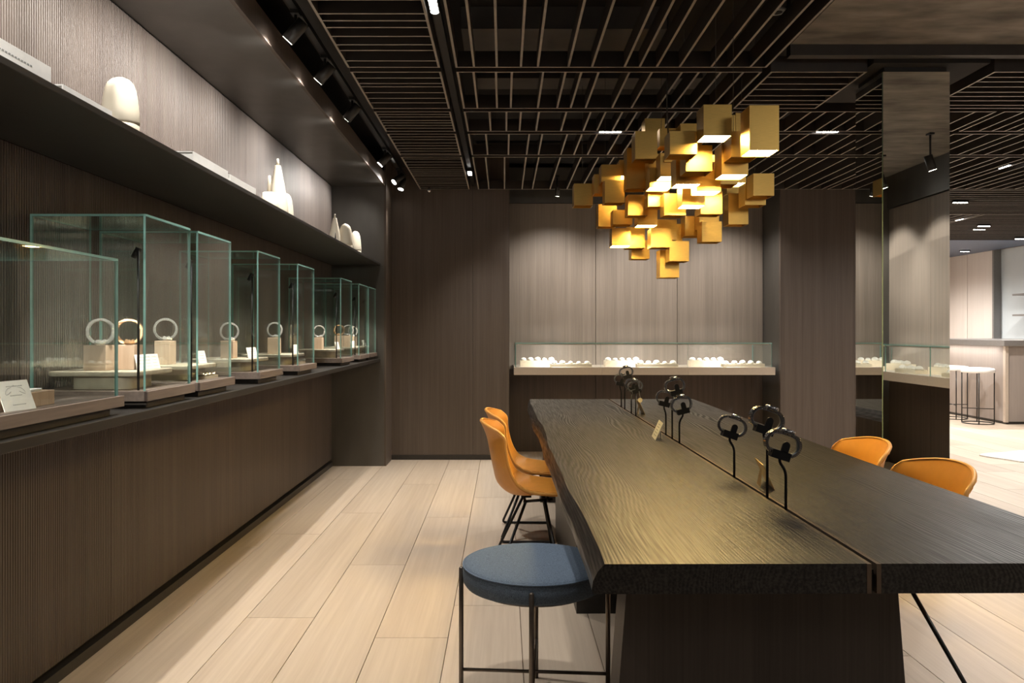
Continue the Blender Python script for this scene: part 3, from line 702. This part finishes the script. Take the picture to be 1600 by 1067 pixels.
c2 = make_card('price_card', .17, .10, 'brass_card'); c2.matrix_basis = Matrix.Translation((1.005, 2.95, HT + .0006)) @ Matrix.Rotation(radians(90 - 8), 4, 'Z') @ Matrix.Rotation(radians(-24), 4, 'X')
tag(c2, 'brass backed card seen from behind by the nearest watches', 'price card')
c3 = make_card('price_card', .15, .10, 'brass_card'); c3.matrix_basis = Matrix.Translation((0.985, 5.52, HT + .0006)) @ Matrix.Rotation(radians(90), 4, 'Z') @ Matrix.Rotation(radians(-24), 4, 'X')
tag(c3, 'small brass backed card behind the far watch cluster', 'price card')
ht = root('hang_tag', (0.935, 5.36, 0.885))
ob('disc', MB().lathe([(.016, -.001), (.016, .001)], 24).xf(Matrix.Rotation(pi / 2, 4, 'X')), 'stone', ht)
ob('string', MB().tube([(0, 0, .016), (-.006, 0, .05), (-.012, .01, .088)], .0008, 5), 'card', ht)
tag(ht, 'round cream tag hanging on a string from a far watch', 'tag')

# ================================================================== GLASS CASES ON THE COUNTER
CT = 1.082
def pane(x0, x1, y0, y1, z0, z1, thin):
    mis = {'x': [1, 1, 1, 1, 0, 0], 'y': [1, 1, 0, 0, 1, 1], 'z': [0, 0, 1, 1, 1, 1]}[thin]
    return MB().box(x0, x1, y0, y1, z0, z1, mis=mis)
def glass_case(y0, y1, zt, label, lamp=True, lp=1.0):
    xf_, xb_ = -1.285, -1.70; g = .008
    r = root('glass_display_case', ((xf_ + xb_) / 2, (y0 + y1) / 2, CT))
    ob('plinth', B(xb_ + .005, xf_ - .012, y0 + .03, y1 - .03, CT, CT + .026), 'case_dark', r, False)
    ob('base', B(xb_ - .01, xf_ + .014, y0 - .015, y1 + .015, CT + .026, CT + .062), 'case_wood', r, False, 0.0015)
    z0 = CT + .062
    GE = ['glass', 'glass_edge']
    ob('glass_panel', pane(xf_ - g, xf_, y0, y1, z0, zt - g, 'x'), GE, r, False)
    ob('glass_panel', pane(xb_, xb_ + g, y0, y1, z0, zt - g, 'x'), GE, r, False)
    ob('glass_panel', pane(xb_ + g, xf_ - g, y0, y0 + g, z0, zt - g, 'y'), GE, r, False)
    ob('glass_panel', pane(xb_ + g, xf_ - g, y1 - g, y1, z0, zt - g, 'y'), GE, r, False)
    ob('glass_panel', pane(xb_, xf_, y0, y1, zt - g, zt, 'z'), GE, r, False)
    if lamp:
        lx, ly = xf_ - .045, y0 + .04
        lpole = ob('lamp_pole', MB().lathe([(.0045, 0), (.0045, zt - z0 - .13)], 10, (lx, ly, z0)), 'rod', r, False)
        hd = Matrix.Translation((lx - .012, ly + .01, zt - .135)) @ Matrix.Rotation(radians(28), 4, 'Y')
        ob('lamp_head', MB().lathe([(.011, -.02), (.011, .02)], 14).xf(hd), 'rod', lpole, False)
        spot('case_lamp', (lx - .022, ly + .012, zt - .165), ((xf_ + xb_) / 2, (y0 + y1) / 2 + .02, z0 + .06), 17 * lp, 105, .8, WARM, .008, r)
    tag(r, label, 'display case', 'glass cases on the left counter')
    return z0
CASES = [(2.80, 3.20), (3.28, 3.676), (4.085, 4.48), (4.876, 5.287), (6.16, 6.60), (6.93, 7.36), (7.42, 7.82)]
z0 = glass_case(1.35, 2.60, 1.60, 'low wide glass case nearest the camera on the left counter', True, 2.2)
for k, (a, b) in enumerate(CASES):
    glass_case(a, b, 1.78, f'{ORD[k]} tall glass case counted from the camera on the left counter')
# contents
ring0 = make_watch('bangle', 'silver', 0.0, 0.042, .014, False, .008)
ring1 = make_watch('bangle', 'gold', 0.0, 0.042, .014, False, .008)
usedr = {0: False, 1: False}
def place_ring(kind, loc, rot, sc, label):
    src = (ring0, ring1)[kind]
    o = src if not usedr[kind] else copytree(src, (0, 0, 0)); usedr[kind] = True
    o.location = loc; o.rotation_euler = rot; o.scale = (sc, sc, sc); tag(o, label, 'bracelet', 'bracelets in the glass cases')
def jewel_cluster(r_, n, seed):
    g = random.Random(seed); mb = MB()
    for q in range(n):
        a = g.random() * 2 * pi; u = g.random() ** .5 * r_; s = .006 + .006 * g.random()
        mb.lathe([(s * .3, 0), (s, s * .7), (s * .8, s * 1.3), (s * .2, s * 1.8)], 7, (u * cos(a), u * sin(a), 0), sm=False)
    return mb
small_card = make_card('price_card', .045, .06, 'card', 4, False, 18); small_used = False
def place_card(loc, rz, label):
    global small_used
    o = small_card if not small_used else copytree(small_card, (0, 0, 0)); small_used = True
    o.matrix_basis = Matrix.Translation(loc) @ Matrix.Rotation(rz, 4, 'Z') @ Matrix.Rotation(radians(-18), 4, 'X'); tag(o, label, 'price card', 'price cards in the glass cases')
def rounded_slab(hx, hy, r_, z0, z1):
    poly = []
    for cx_, cy_, a0 in ((hx - r_, hy - r_, 0), (-hx + r_, hy - r_, 90), (-hx + r_, -hy + r_, 180), (hx - r_, -hy + r_, 270)):
        for t in range(7): a = radians(a0 + 15 * t); poly.append((cx_ + r_ * cos(a), cy_ + r_ * sin(a)))
    return MB().prism(poly, 'z', z0, z1)
ZB = CT + .062
cfg = {0: dict(blocks=[(-1.52, -.06, .042, .095, 0), (-1.44, .00, .036, .095, 1)], cards=3, jew=0),
       1: dict(blocks=[(-1.50, -.02, .034, .105, 0)], cards=1, jew=1),
       2: dict(blocks=[(-1.48, -.08, .034, .095, 0)], cards=2, jew=0),
       3: dict(blocks=[(-1.48, -.05, .034, .105, 0)], cards=1, jew=1),
       4: dict(blocks=[(-1.50, -.06, .034, .095, 0)], cards=1, jew=0),
       5: dict(blocks=[(-1.50, -.05, .034, .105, 1), (-1.44, .07, .034, .105, 0)], cards=2, jew=0),
       6: dict(blocks=[(-1.48, .0, .034, .095, 0)], cards=1, jew=0)}
for k, (a, b) in enumerate(CASES):
    ym = (a + b) / 2; cname = f'{ORD[k]} tall glass case'; c = cfg[k]
    pl = root('display_plinth', (-1.50, ym, ZB))
    ob('foot', rounded_slab(.11, .11, .04, 0, .05), 'stone', pl); ob('slab', rounded_slab(.165, .165, .03, .05, .068), 'stone', pl, True, .004)
    tag(pl, f'beige stone display table inside the {cname}', 'plinth', 'stone display tables in the cases'); zt = ZB + .068
    for j, (bx_, dy, hw_, hh, mt) in enumerate(c['blocks']):
        word = ('rear ' if j == 0 else 'front ') if len(c['blocks']) > 1 else ''
        bl = tag(ob('display_block', B(-hw_, hw_, -hw_, hw_, 0, hh), 'pale_wood', None, True, .002), f'{word}pale wooden block standing in the {cname}', 'display block', 'wooden blocks in the glass cases')
        bl.location = (bx_, ym + dy, zt)
        offs = ((.015, -.026), (-.015, .026)) if (k == 0 and j == 0) else ((0, 0),)
        for q, (ox, oy) in enumerate(offs):
            wq = ('left ' if q == 0 else 'right ') if len(offs) > 1 else ''
            place_ring(mt, (bx_ + ox, ym + dy + oy, zt + hh + .0502), (0, .2, .5 + .3 * q - .2 * j), 1.0, f'{wq}{"gold" if mt else "silver"} bangle on the {word}block in the {cname}')
            cl2 = ob('gem_cluster', jewel_cluster(.016, 14, k * 7 + q), 'silver' if not mt else 'gold')
            cl2.location = (bx_ + ox + .012, ym + dy + oy - .012, zt + hh)
            tag(cl2, f'gem heap by {wq}{"gold" if mt else "silver"} bangle on {word}block, {cname}', 'jewellery', 'gems in the glass cases')
    for q in range(c['cards']):
        wq = ['left ', 'middle ', 'right '][q] if c['cards'] == 3 else ((['left ', 'right '][q]) if c['cards'] == 2 else '')
        place_card((-1.375, ym - .03 + .055 * q if c['cards'] > 1 else ym + .09, zt), radians(62), f'{wq}small white price card leaning in the {cname}')
    if c['jew']:
        js = root('jewel_tray', (-1.355, ym + .10, ZB))
        ob('dish', rounded_slab(.022, .075, .015, 0, .012), 'tray', js)
        for q in range(7):
            jj = ob('jewel', jewel_cluster(.012, 8, 90 + q), 'silver', js); jj.location = (random.uniform(-.008, .008), -.06 + .02 * q, .012)
        tag(js, f'narrow tray of sparkling jewels at the front of the {cname}', 'jewel tray')
# low case
tr = tag(ob('wooden_tray', B(-1.56, -1.335, 1.55, 2.32, ZB, ZB + .042), 'pale_wood', None, True, .002), 'pale wooden tray lying in the low glass case', 'tray')
for q, (px_, py_, rz, lab) in enumerate(((-1.40, 2.215, .25, 'flat white plate at the far end of the wooden tray'), (-1.42, 2.05, .30, 'flat white plate in the middle of the wooden tray'), (-1.42, 1.85, .2, 'flat white plate at the near end of the wooden tray'))):
    o = tag(ob('display_plate', B(-.06, .06, -.07, .07, 0, .006), 'card', None, True, .001), lab, 'plate', 'white plates in the low case')
    o.location = (px_, py_, ZB + .042); o.rotation_euler = (0, 0, rz)
jl = tag(ob('jewellery_heap', jewel_cluster(.035, 40, 5), 'silver'), 'heap of silver jewellery lying on the wooden tray', 'jewellery'); jl.location = (-1.42, 2.05, ZB + .048)
jl2 = tag(ob('jewellery_heap', jewel_cluster(.030, 30, 6), 'silver'), 'small heap of silver jewellery in front of the low case', 'jewellery'); jl2.location = (-1.47, 2.2, ZB + .042)
cc = make_card('price_card', .115, .085, 'card', 3, True, 0); cc.matrix_basis = Matrix.Translation((-1.315, 2.125, ZB)) @ Matrix.Rotation(radians(83), 4, 'Z') @ Matrix.Rotation(radians(-20), 4, 'X')
tag(cc, 'cream card with a printed crest leaning on the wooden tray', 'price card')

# ================================================================== SHELF OBJECTS
ZS = 2.042
def dome_jar(r_, h, name, loc, label, lobes=True):
    o = root(name, loc)
    lf = (lambda a, z: .05 * cos(5 * a) * min(1, z / h * 1.5)) if lobes else None
    ob('body', MB().lathe([(r_ * .96, h * .18), (r_, h * .22), (r_ * .97, h * .40), (r_ * .90, h * .6), (r_ * .80, h * .78), (r_ * .66, h * .89), (r_ * .45, h * .96), (r_ * .2, h * .995), (.002, h)], 40, lobes=lf), 'ceramic', o)
    ob('foot', MB().lathe([(r_ * .93, 0), (r_ * .97, h * .02), (r_ * .97, h * .165), (r_ * .93, h * .18)], 40), 'ceramic', o)
    tag(o, label, 'vessel', 'cream ceramics on the wall shelf')
def cone_bottle(r_, h, name, loc, label, neck=.12, rt=.28):
    o = root(name, loc)
    ob('body', MB().lathe([(r_ * .95, 0), (r_, h * .03), (r_ * .97, h * .18), (r_ * (.97 + rt) / 2 * 1.08, h * .52), (r_ * rt * 1.05, h * (1 - neck) - .004), (r_ * rt, h * (1 - neck))], 40), 'ceramic', o)
    ob('stopper', MB().lathe([(r_ * rt * .6, h * (1 - neck)), (r_ * rt * .42, h * (1 - neck * .35)), (r_ * rt * .34, h)], 20), 'ceramic', o)
    tag(o, label, 'bottle', 'cream ceramics on the wall shelf')
dome_jar(.062, .20, 'ceramic_jar', (-1.335, 2.72, ZS), 'large cream domed jar standing alone near the camera on the shelf')
cone_bottle(.062, .345, 'ceramic_bottle', (-1.35, 4.66, ZS), 'tall cream cone bottle in the middle group on the shelf')
cone_bottle(.050, .205, 'ceramic_bottle', (-1.34, 4.46, ZS), 'short cream bottle with spiked stopper in the middle group', .48, .42)
dome_jar(.052, .20, 'ceramic_jar', (-1.40, 5.0, ZS), 'cream domed jar right of the tall cone bottle', False)
cone_bottle(.055, .285, 'ceramic_bottle', (-1.40, 6.46, ZS), 'cream cone bottle in the far group at the shelf end')
dome_jar(.060, .215, 'ceramic_jar', (-1.33, 6.55, ZS), 'cream domed jar in front of the far cone bottle', False)
cone_bottle(.052, .25, 'ceramic_bottle', (-1.38, 6.78, ZS), 'cream knobbed bottle in the middle of the far group', .14, .5)
dome_jar(.052, .215, 'ceramic_jar', (-1.335, 7.02, ZS), 'cream domed jar at the far end of the shelf', False)
def book(y0, y1, x0, x1, h, label, rz=0):
    o = root('book', ((x0 + x1) / 2, (y0 + y1) / 2, ZS), rz); a, b = (x1 - x0) / 2, (y1 - y0) / 2
    ob('cover', MB().box(-a, a, -b, b, 0, .004).box(-a, a, -b, b, h - .004, h).box(a - .004, a, -b, b, .004, h - .004), 'paper', o)
    ob('pages', B(-a + .005, a - .005, -b + .004, b - .004, .004, h - .004), 'card', o)
    if h > .05:
        k = MB(); q = -b * .6
        while q < b * .4: k.box(a, a + .0006, q, q + .008, h * .46, h * .52); q += .013
        ob('print', k, 'ink', o)
    tag(o, label, 'book', 'books on the wall shelf')
book(1.86, 2.175, -1.50, -1.262, .052, 'thick white book lying nearest the camera on the shelf')
book(2.24, 2.52, -1.46, -1.265, .026, 'thin white book beside the large domed jar')
book(3.17, 3.57, -1.50, -1.262, .048, 'white book lying farther from the camera, left of the bottles')
book(3.61, 3.98, -1.48, -1.265, .042, 'white book lying closest to the middle bottles')
tag(ob('small_figure', MB().lathe([(.016, 0), (.016, .012), (.006, .02), (.004, .05), (.0015, .075)], 14), 'rod'), 'tiny black pointed figure on the shelf before the far bottles', 'ornament').location = (-1.30, 6.02, ZS)
tag(ob('glass_strip', B(-.03, .03, -.16, .16, 0, .012), 'bar_glass'), 'small clear block lying on the shelf between the bottle groups', 'ornament').location = (-1.30, 5.72, ZS)

# ================================================================== WALL VITRINES
def vitrine(loc, rz, L, D, label, dividers, where):
    r = root('wall_vitrine', loc, rz); g = .008; zb, zm, zt = 0.90, 0.98, 1.235
    n = len(dividers) + 1; xs = [0] + dividers + [L]
    for a, b in zip(xs[:-1], xs[1:]):
        ob('base', B(a + .001, b - .001, 0, D, zb, zm), 'vit_base', r, True, .001)
    GE = ['glass', 'glass_edge']
    for a, b in zip(xs[:-1], xs[1:]):
        a2 = a + (.015 if a == 0 else .001); b2 = b - (.03 if b == L else .001)
        ob('glass_panel', pane(a2, b2, .012, .012 + g, zm, zt - g, 'y'), GE, r)
    ob('glass_panel', pane(.015, L - .03, .012, D, zt - g, zt, 'z'), GE, r)
    ob('glass_panel', pane(.015, .015 + g, .012 + g, D, zm, zt - g, 'x'), GE, r); ob('glass_panel', pane(L - .03 - g, L - .03, .012 + g, D, zm, zt - g, 'x'), GE, r)
    bar = ob('led_bar', B(.04, L - .06, .024, .034, zt - g - .012, zt - g - .001), 'vit_base', r)
    Mx = r.matrix_basis
    for a, b in zip(xs[:-1], xs[1:]):
        c = Mx @ Vector(((a + b) / 2, .05, zt - .025)); t = Mx @ Vector(((a + b) / 2, .20, zm))
        area('vitrine_led', c, t, .012, 6.0 * (b - a), NEUT, None, 160, r)
    tag(r, label, 'vitrine')
    return r, Mx, xs, zm, D
cush_mesh = MB().lathe([(.026, 0), (.029, .010), (.026, .024), (.018, .034), (.008, .039), (.002, .040)], 16).mesh('cushion', ['cushion'])
def fill_vitrine(v, names, where, group):
    r, Mx, xs, zm, D = v; g = random.Random(len(where))
    for s, (a, b) in enumerate(zip(xs[:-1], xs[1:])):
        w2 = (b - a)
        for t in range(2):
            x0 = a + .07 + (w2 - .16) * (.0 if t == 0 else .42); x1 = a + .07 + (w2 - .16) * (.50 if t == 0 else 1.0)
            y0, y1, h = (.20, .34, .062) if t == 0 else (.06, .17, .034)
            o = tag(ob('jewellery_tray', B(x0, x1, y0, y1, zm, zm + h), 'tray'), f'{"taller rear" if t == 0 else "low front"} cream tray in the {names[s]} section of the {where}', 'tray', 'trays in the ' + where)
            o.matrix_basis = Mx
            nc_ = 5
            for q in range(nc_):
                c = ob('ring_cushion', cush_mesh, None); cx_ = x0 + (x1 - x0) * (q + .5) / nc_
                sc = .85 + .4 * g.random()
                c.matrix_basis = Mx @ Matrix.Translation((cx_, (y0 + y1) / 2, zm + h)) @ Matrix.Diagonal((sc, sc, sc * .75, 1))
                tag(c, f'white cushion, {ORD[q]} from left on {"rear" if t == 0 else "front"} tray, {names[s]} section, {where}', 'cushion', 'white jewellery cushions in the ' + where)
vb = vitrine((0.103, 8.15, 0), 0, 2.73, .645, 'long glass wall vitrine with greige base on the back wall', [.91, 1.82], 'back')
fill_vitrine(vb, ['left', 'middle', 'right'], 'back wall vitrine', '')
vr = vitrine((3.56, 3.2, 0), radians(-90), 2.3, .435, 'glass wall vitrine reflected in the mirror column', [.77, 1.54], 'side')
fill_vitrine(vr, ['near', 'middle', 'far'], 'side wall vitrine', '')
# ================================================================== LAMPS
def track_spot(loc, aim, label, power, angle=42, r_=.033, l_=.125, col=WARM):
    o = root('track_spotlight', loc)
    d = (Vector(aim) - Vector(loc)).normalized(); R = d.to_track_quat('Z', 'Y').to_matrix().to_4x4()
    body = ob('body', MB().lathe([(r_ * .9, -l_ / 2), (r_, -l_ / 2 + .004), (r_, l_ / 2)], 24).xf(R), 'black_metal', o)
    ob('lens', MB().lathe([(r_ * .86, l_ / 2 - .0015), (r_ * .86, l_ / 2 + .0008)], 24).xf(R), 'lens', body)
    ob('stem', MB().tube([(0, 0, 0), (0, 0, 2.966 - loc[2])], .008, 8), 'black_metal', o)
    ob('bracket', MB().box(-.02, .02, -.03, .03, 2.966 - loc[2] - .02, 2.966 - loc[2]), 'black_metal', o)
    p = Vector(loc) + d * (l_ / 2 + .012)
    spot('spot_beam', p, aim, power, angle, .95, col, .02, o)
    tag(o, label, 'spotlight', 'track spotlights'); return o
ys = [(1.9, 2.05), (2.7, 2.75), (3.3, 3.5), (3.92, 4.0), (4.56, 4.66), (5.38, 5.55), (6.86, 6.75), (7.72, 7.2)]
labs = ['black track spotlight above the shelf out past the left frame edge', 'black track spotlight high above the domed jar', 'black track spotlight just above the frame near the shelf', 'nearest visible black track spotlight over the wall shelf', 'second visible black track spotlight over the wall shelf', 'third visible black track spotlight over the wall shelf', 'fourth visible black track spotlight over the wall shelf', 'upper of the two farthest track spotlights']
for (y, ya), lab in zip(ys, labs):
    track_spot((-1.046, y, 2.865), (-1.735, ya, 2.14), lab, 66, 124, .033, .125, NEUT)
track_spot((-1.046, 8.02, 2.87), (-1.42, 7.5, 1.1), 'lower of the two farthest track spotlights', 20)
for k, x in enumerate((0.55, 1.45, 2.4)):
    o = track_spot((x, 8.08, 2.80), (x, 8.55, 1.0), f'black track spotlight over the {["left", "middle", "right"][k]} part of the back vitrine', 78, 120, .025, .09, NEUT)
for k, y in enumerate((1.1, 1.86, 2.66)):
    track_spot((3.45, y, 2.72), (3.95, y, 1.2), f'black track spotlight over the side wall vitrine, {ORD[k]} from the end panel', 130, 100, .033, .125, NEUT)
def linear_light(loc, along, label, power=0, n=4):
    o = root('linear_downlight', loc, pi / 2 if along == 'y' else 0)
    ob('housing', B(-.087, .087, -.022, .022, .004, .03), 'black_metal', o)
    for q in range(n):
        ob('led_cell', MB().lathe([(.0185, .0), (.0185, .005)], 16, (-.063 + .042 * q, 0, 0)), 'led', o)
    tag(o, label, 'ceiling light', 'four-cell ceiling lights')
    if power: spot('linear_beam', (loc[0], loc[1], loc[2] - .01), (loc[0], loc[1], 0), power, 75, .7, NEUT, .03, o)
linear_light((-.325, 3.60, ZC + .004), 'y', 'nearest four-cell ceiling light in the track slot', 40)
linear_light((-.325, 7.42, ZC + .004), 'y', 'far four-cell ceiling light in the track slot near the back wall', 30)
linear_light((.80, YR2 + .035, ZC + .004), 'x', 'four-cell ceiling light left of the chandelier', 40)
linear_light((2.43, YR2 + .035, ZC + .004), 'x', 'four-cell ceiling light between chandelier and mirror column', 40)
linear_light((4.085, 5.9, ZC + .004), 'y', 'four-cell ceiling light at the right frame edge', 30)
linear_light((4.58, 7.13, ZC + .004), 'y', 'four-cell ceiling light in the slats right of the column', 30)
linear_light((6.12, 10.5, ZC + .004), 'y', 'four-cell ceiling light over the bar stools', 30)
linear_light((7.0, 11.5, ZC - .002), 'x', 'four-cell ceiling light over the bar counter', 30)
linear_light((8.5, 14.4, ZC - .03), 'x', 'farthest four-cell ceiling light near the pale wall', 30)
ll = 0
for yy_ in (6.95, 8.9, 10.9, 12.4):  # added lounge lights, meant only to glint in the case glass
    for xx_ in (3.7, 5.2, 6.7, 8.2):
        if (xx_ > 6.1 and yy_ > 12.8) or (xx_ < 4.4 and yy_ > 8): continue
        linear_light((xx_, yy_, ZC - .032), 'x', f'{["front", "second", "third", "back"][(6.95, 8.9, 10.9, 12.4).index(yy_)]} row added lounge light, {ORD[(3.7, 5.2, 6.7, 8.2).index(xx_)]} from the mirror column side', 0)
dl = root('round_downlight', (1.61, 4.6, 3.235)); ob('ring', MB().lathe([(.045, 0), (.05, .004), (.05, .015)], 32), 'card', dl); ob('lens', MB().lathe([(.02, -.004), (.03, .0)], 24), 'duct', dl)
tag(dl, 'round white recessed fitting on the dark ceiling beyond the slats', 'ceiling light')
sp = root('ceiling_sensor', (-.78, 8.12, ZC - .03)); ob('globe', MB().lathe([(.004, -.022), (.018, -.014), (.022, 0), (.018, .014), (.01, .022)], 20), 'silver', sp); ob('stem', MB().lathe([(.008, .022), (.008, .035)], 12), 'black_metal', sp)
tag(sp, 'small chrome globe fitting under the ceiling near the back wall', 'sensor')

# ================================================================== BAR AREA
bc = root('bar_counter', (8.1, 12.6, 0))
ob('front_panel', B(7.33, 8.9, 11.36, 11.40, .04, 1.14), 'bar_panel', bc, False)
ob('side_panel', B(7.30, 7.33, 11.40, 14.2, .04, 1.14), 'bar_panel', bc, False)
ob('corner_post', B(7.285, 7.33, 11.345, 11.40, .03, 1.14), 'vit_base', bc, False)
ob('kick', B(7.32, 8.9, 11.38, 14.2, 0, .04), 'base_strip', bc, False)
ob('worktop', B(7.24, 8.92, 11.30, 14.25, 1.14, 1.224), 'bar_top', bc, False, .003)
area('bar_led', (7.20, 12.7, 1.13), (7.5, 12.7, .4), 2.4, 5, NEUT, .02, 150, bc)
tag(bc, 'greige bar counter with grey top in the bright room on the right', 'bar')
bs = root('bar_stool', (6.98, 11.5, 0))
ob('seat', MB().lathe([(.19, .745), (.215, .75), (.222, .77), (.222, .795), (.21, .812), (.15, .82), (.01, .822)], 36), 'white_seat', bs)
for k in range(4):
    a = pi / 4 + k * pi / 2 + .3
    ob('leg', MB().lathe([(.008, 0), (.008, .75)], 10, (.205 * cos(a), .205 * sin(a), 0)), 'rod', bs)
for k in range(2):
    a = pi / 4 + k * pi / 2 + .3
    ob('stretcher', MB().tube([(-.205 * cos(a), -.205 * sin(a), .22), (.205 * cos(a), .205 * sin(a), .22)], .006, 8), 'rod', bs)
ob('foot_ring', MB().tube([(.205 * cos(a * pi / 16), .205 * sin(a * pi / 16), .008) for a in range(32)], .007, 6, closed=True), 'rod', bs)
tag(bs, 'white padded bar stool nearer the corner of the bar', 'bar stool', 'white bar stools')
b2 = copytree(bs, (6.98, 12.15, 0), (0, 0, .2)); tag(b2, 'white padded bar stool half hidden by the mirror column', 'bar stool', 'white bar stools')
for k, z in enumerate((1.62, 1.98)):
    sh = tag(ob('glass_shelf', B(8.95, 9.17, 11.6, 13.75, z, z + .03), 'bar_top'), f'{["lower", "upper"][k]} grey shelf in the pale niche behind the bar', 'shelf', 'niche shelves')
    for q in range(4):
        gl = root('drinking_glass', (9.06, 12.5 + .3 * q, z + .03))
        ob('bowl', MB().lathe([(.03, .09), (.035, .13), (.033, .18)], 16), 'bar_glass', gl); ob('stem', MB().lathe([(.03, 0), (.006, .006), (.005, .09), (.03, .092)], 12), 'bar_glass', gl)
        tag(gl, f'pale glass on the {["lower", "upper"][k]} niche shelf, {ORD[q]} from the front', 'glass', 'glasses in the bar niche')
# hide rug
rr_ = random.Random(4); poly = []
for t in range(40):
    a = 2 * pi * t / 40; q = 1 + .08 * sin(5 * a) + .06 * rr_.random(); poly.append((5.95 + .72 * q * cos(a), 8.35 + .45 * q * sin(a)))
tag(ob('hide_rug', MB().prism(poly, 'z', 0, .012), 'rug'), 'white animal hide rug on the floor at the right frame edge', 'rug')
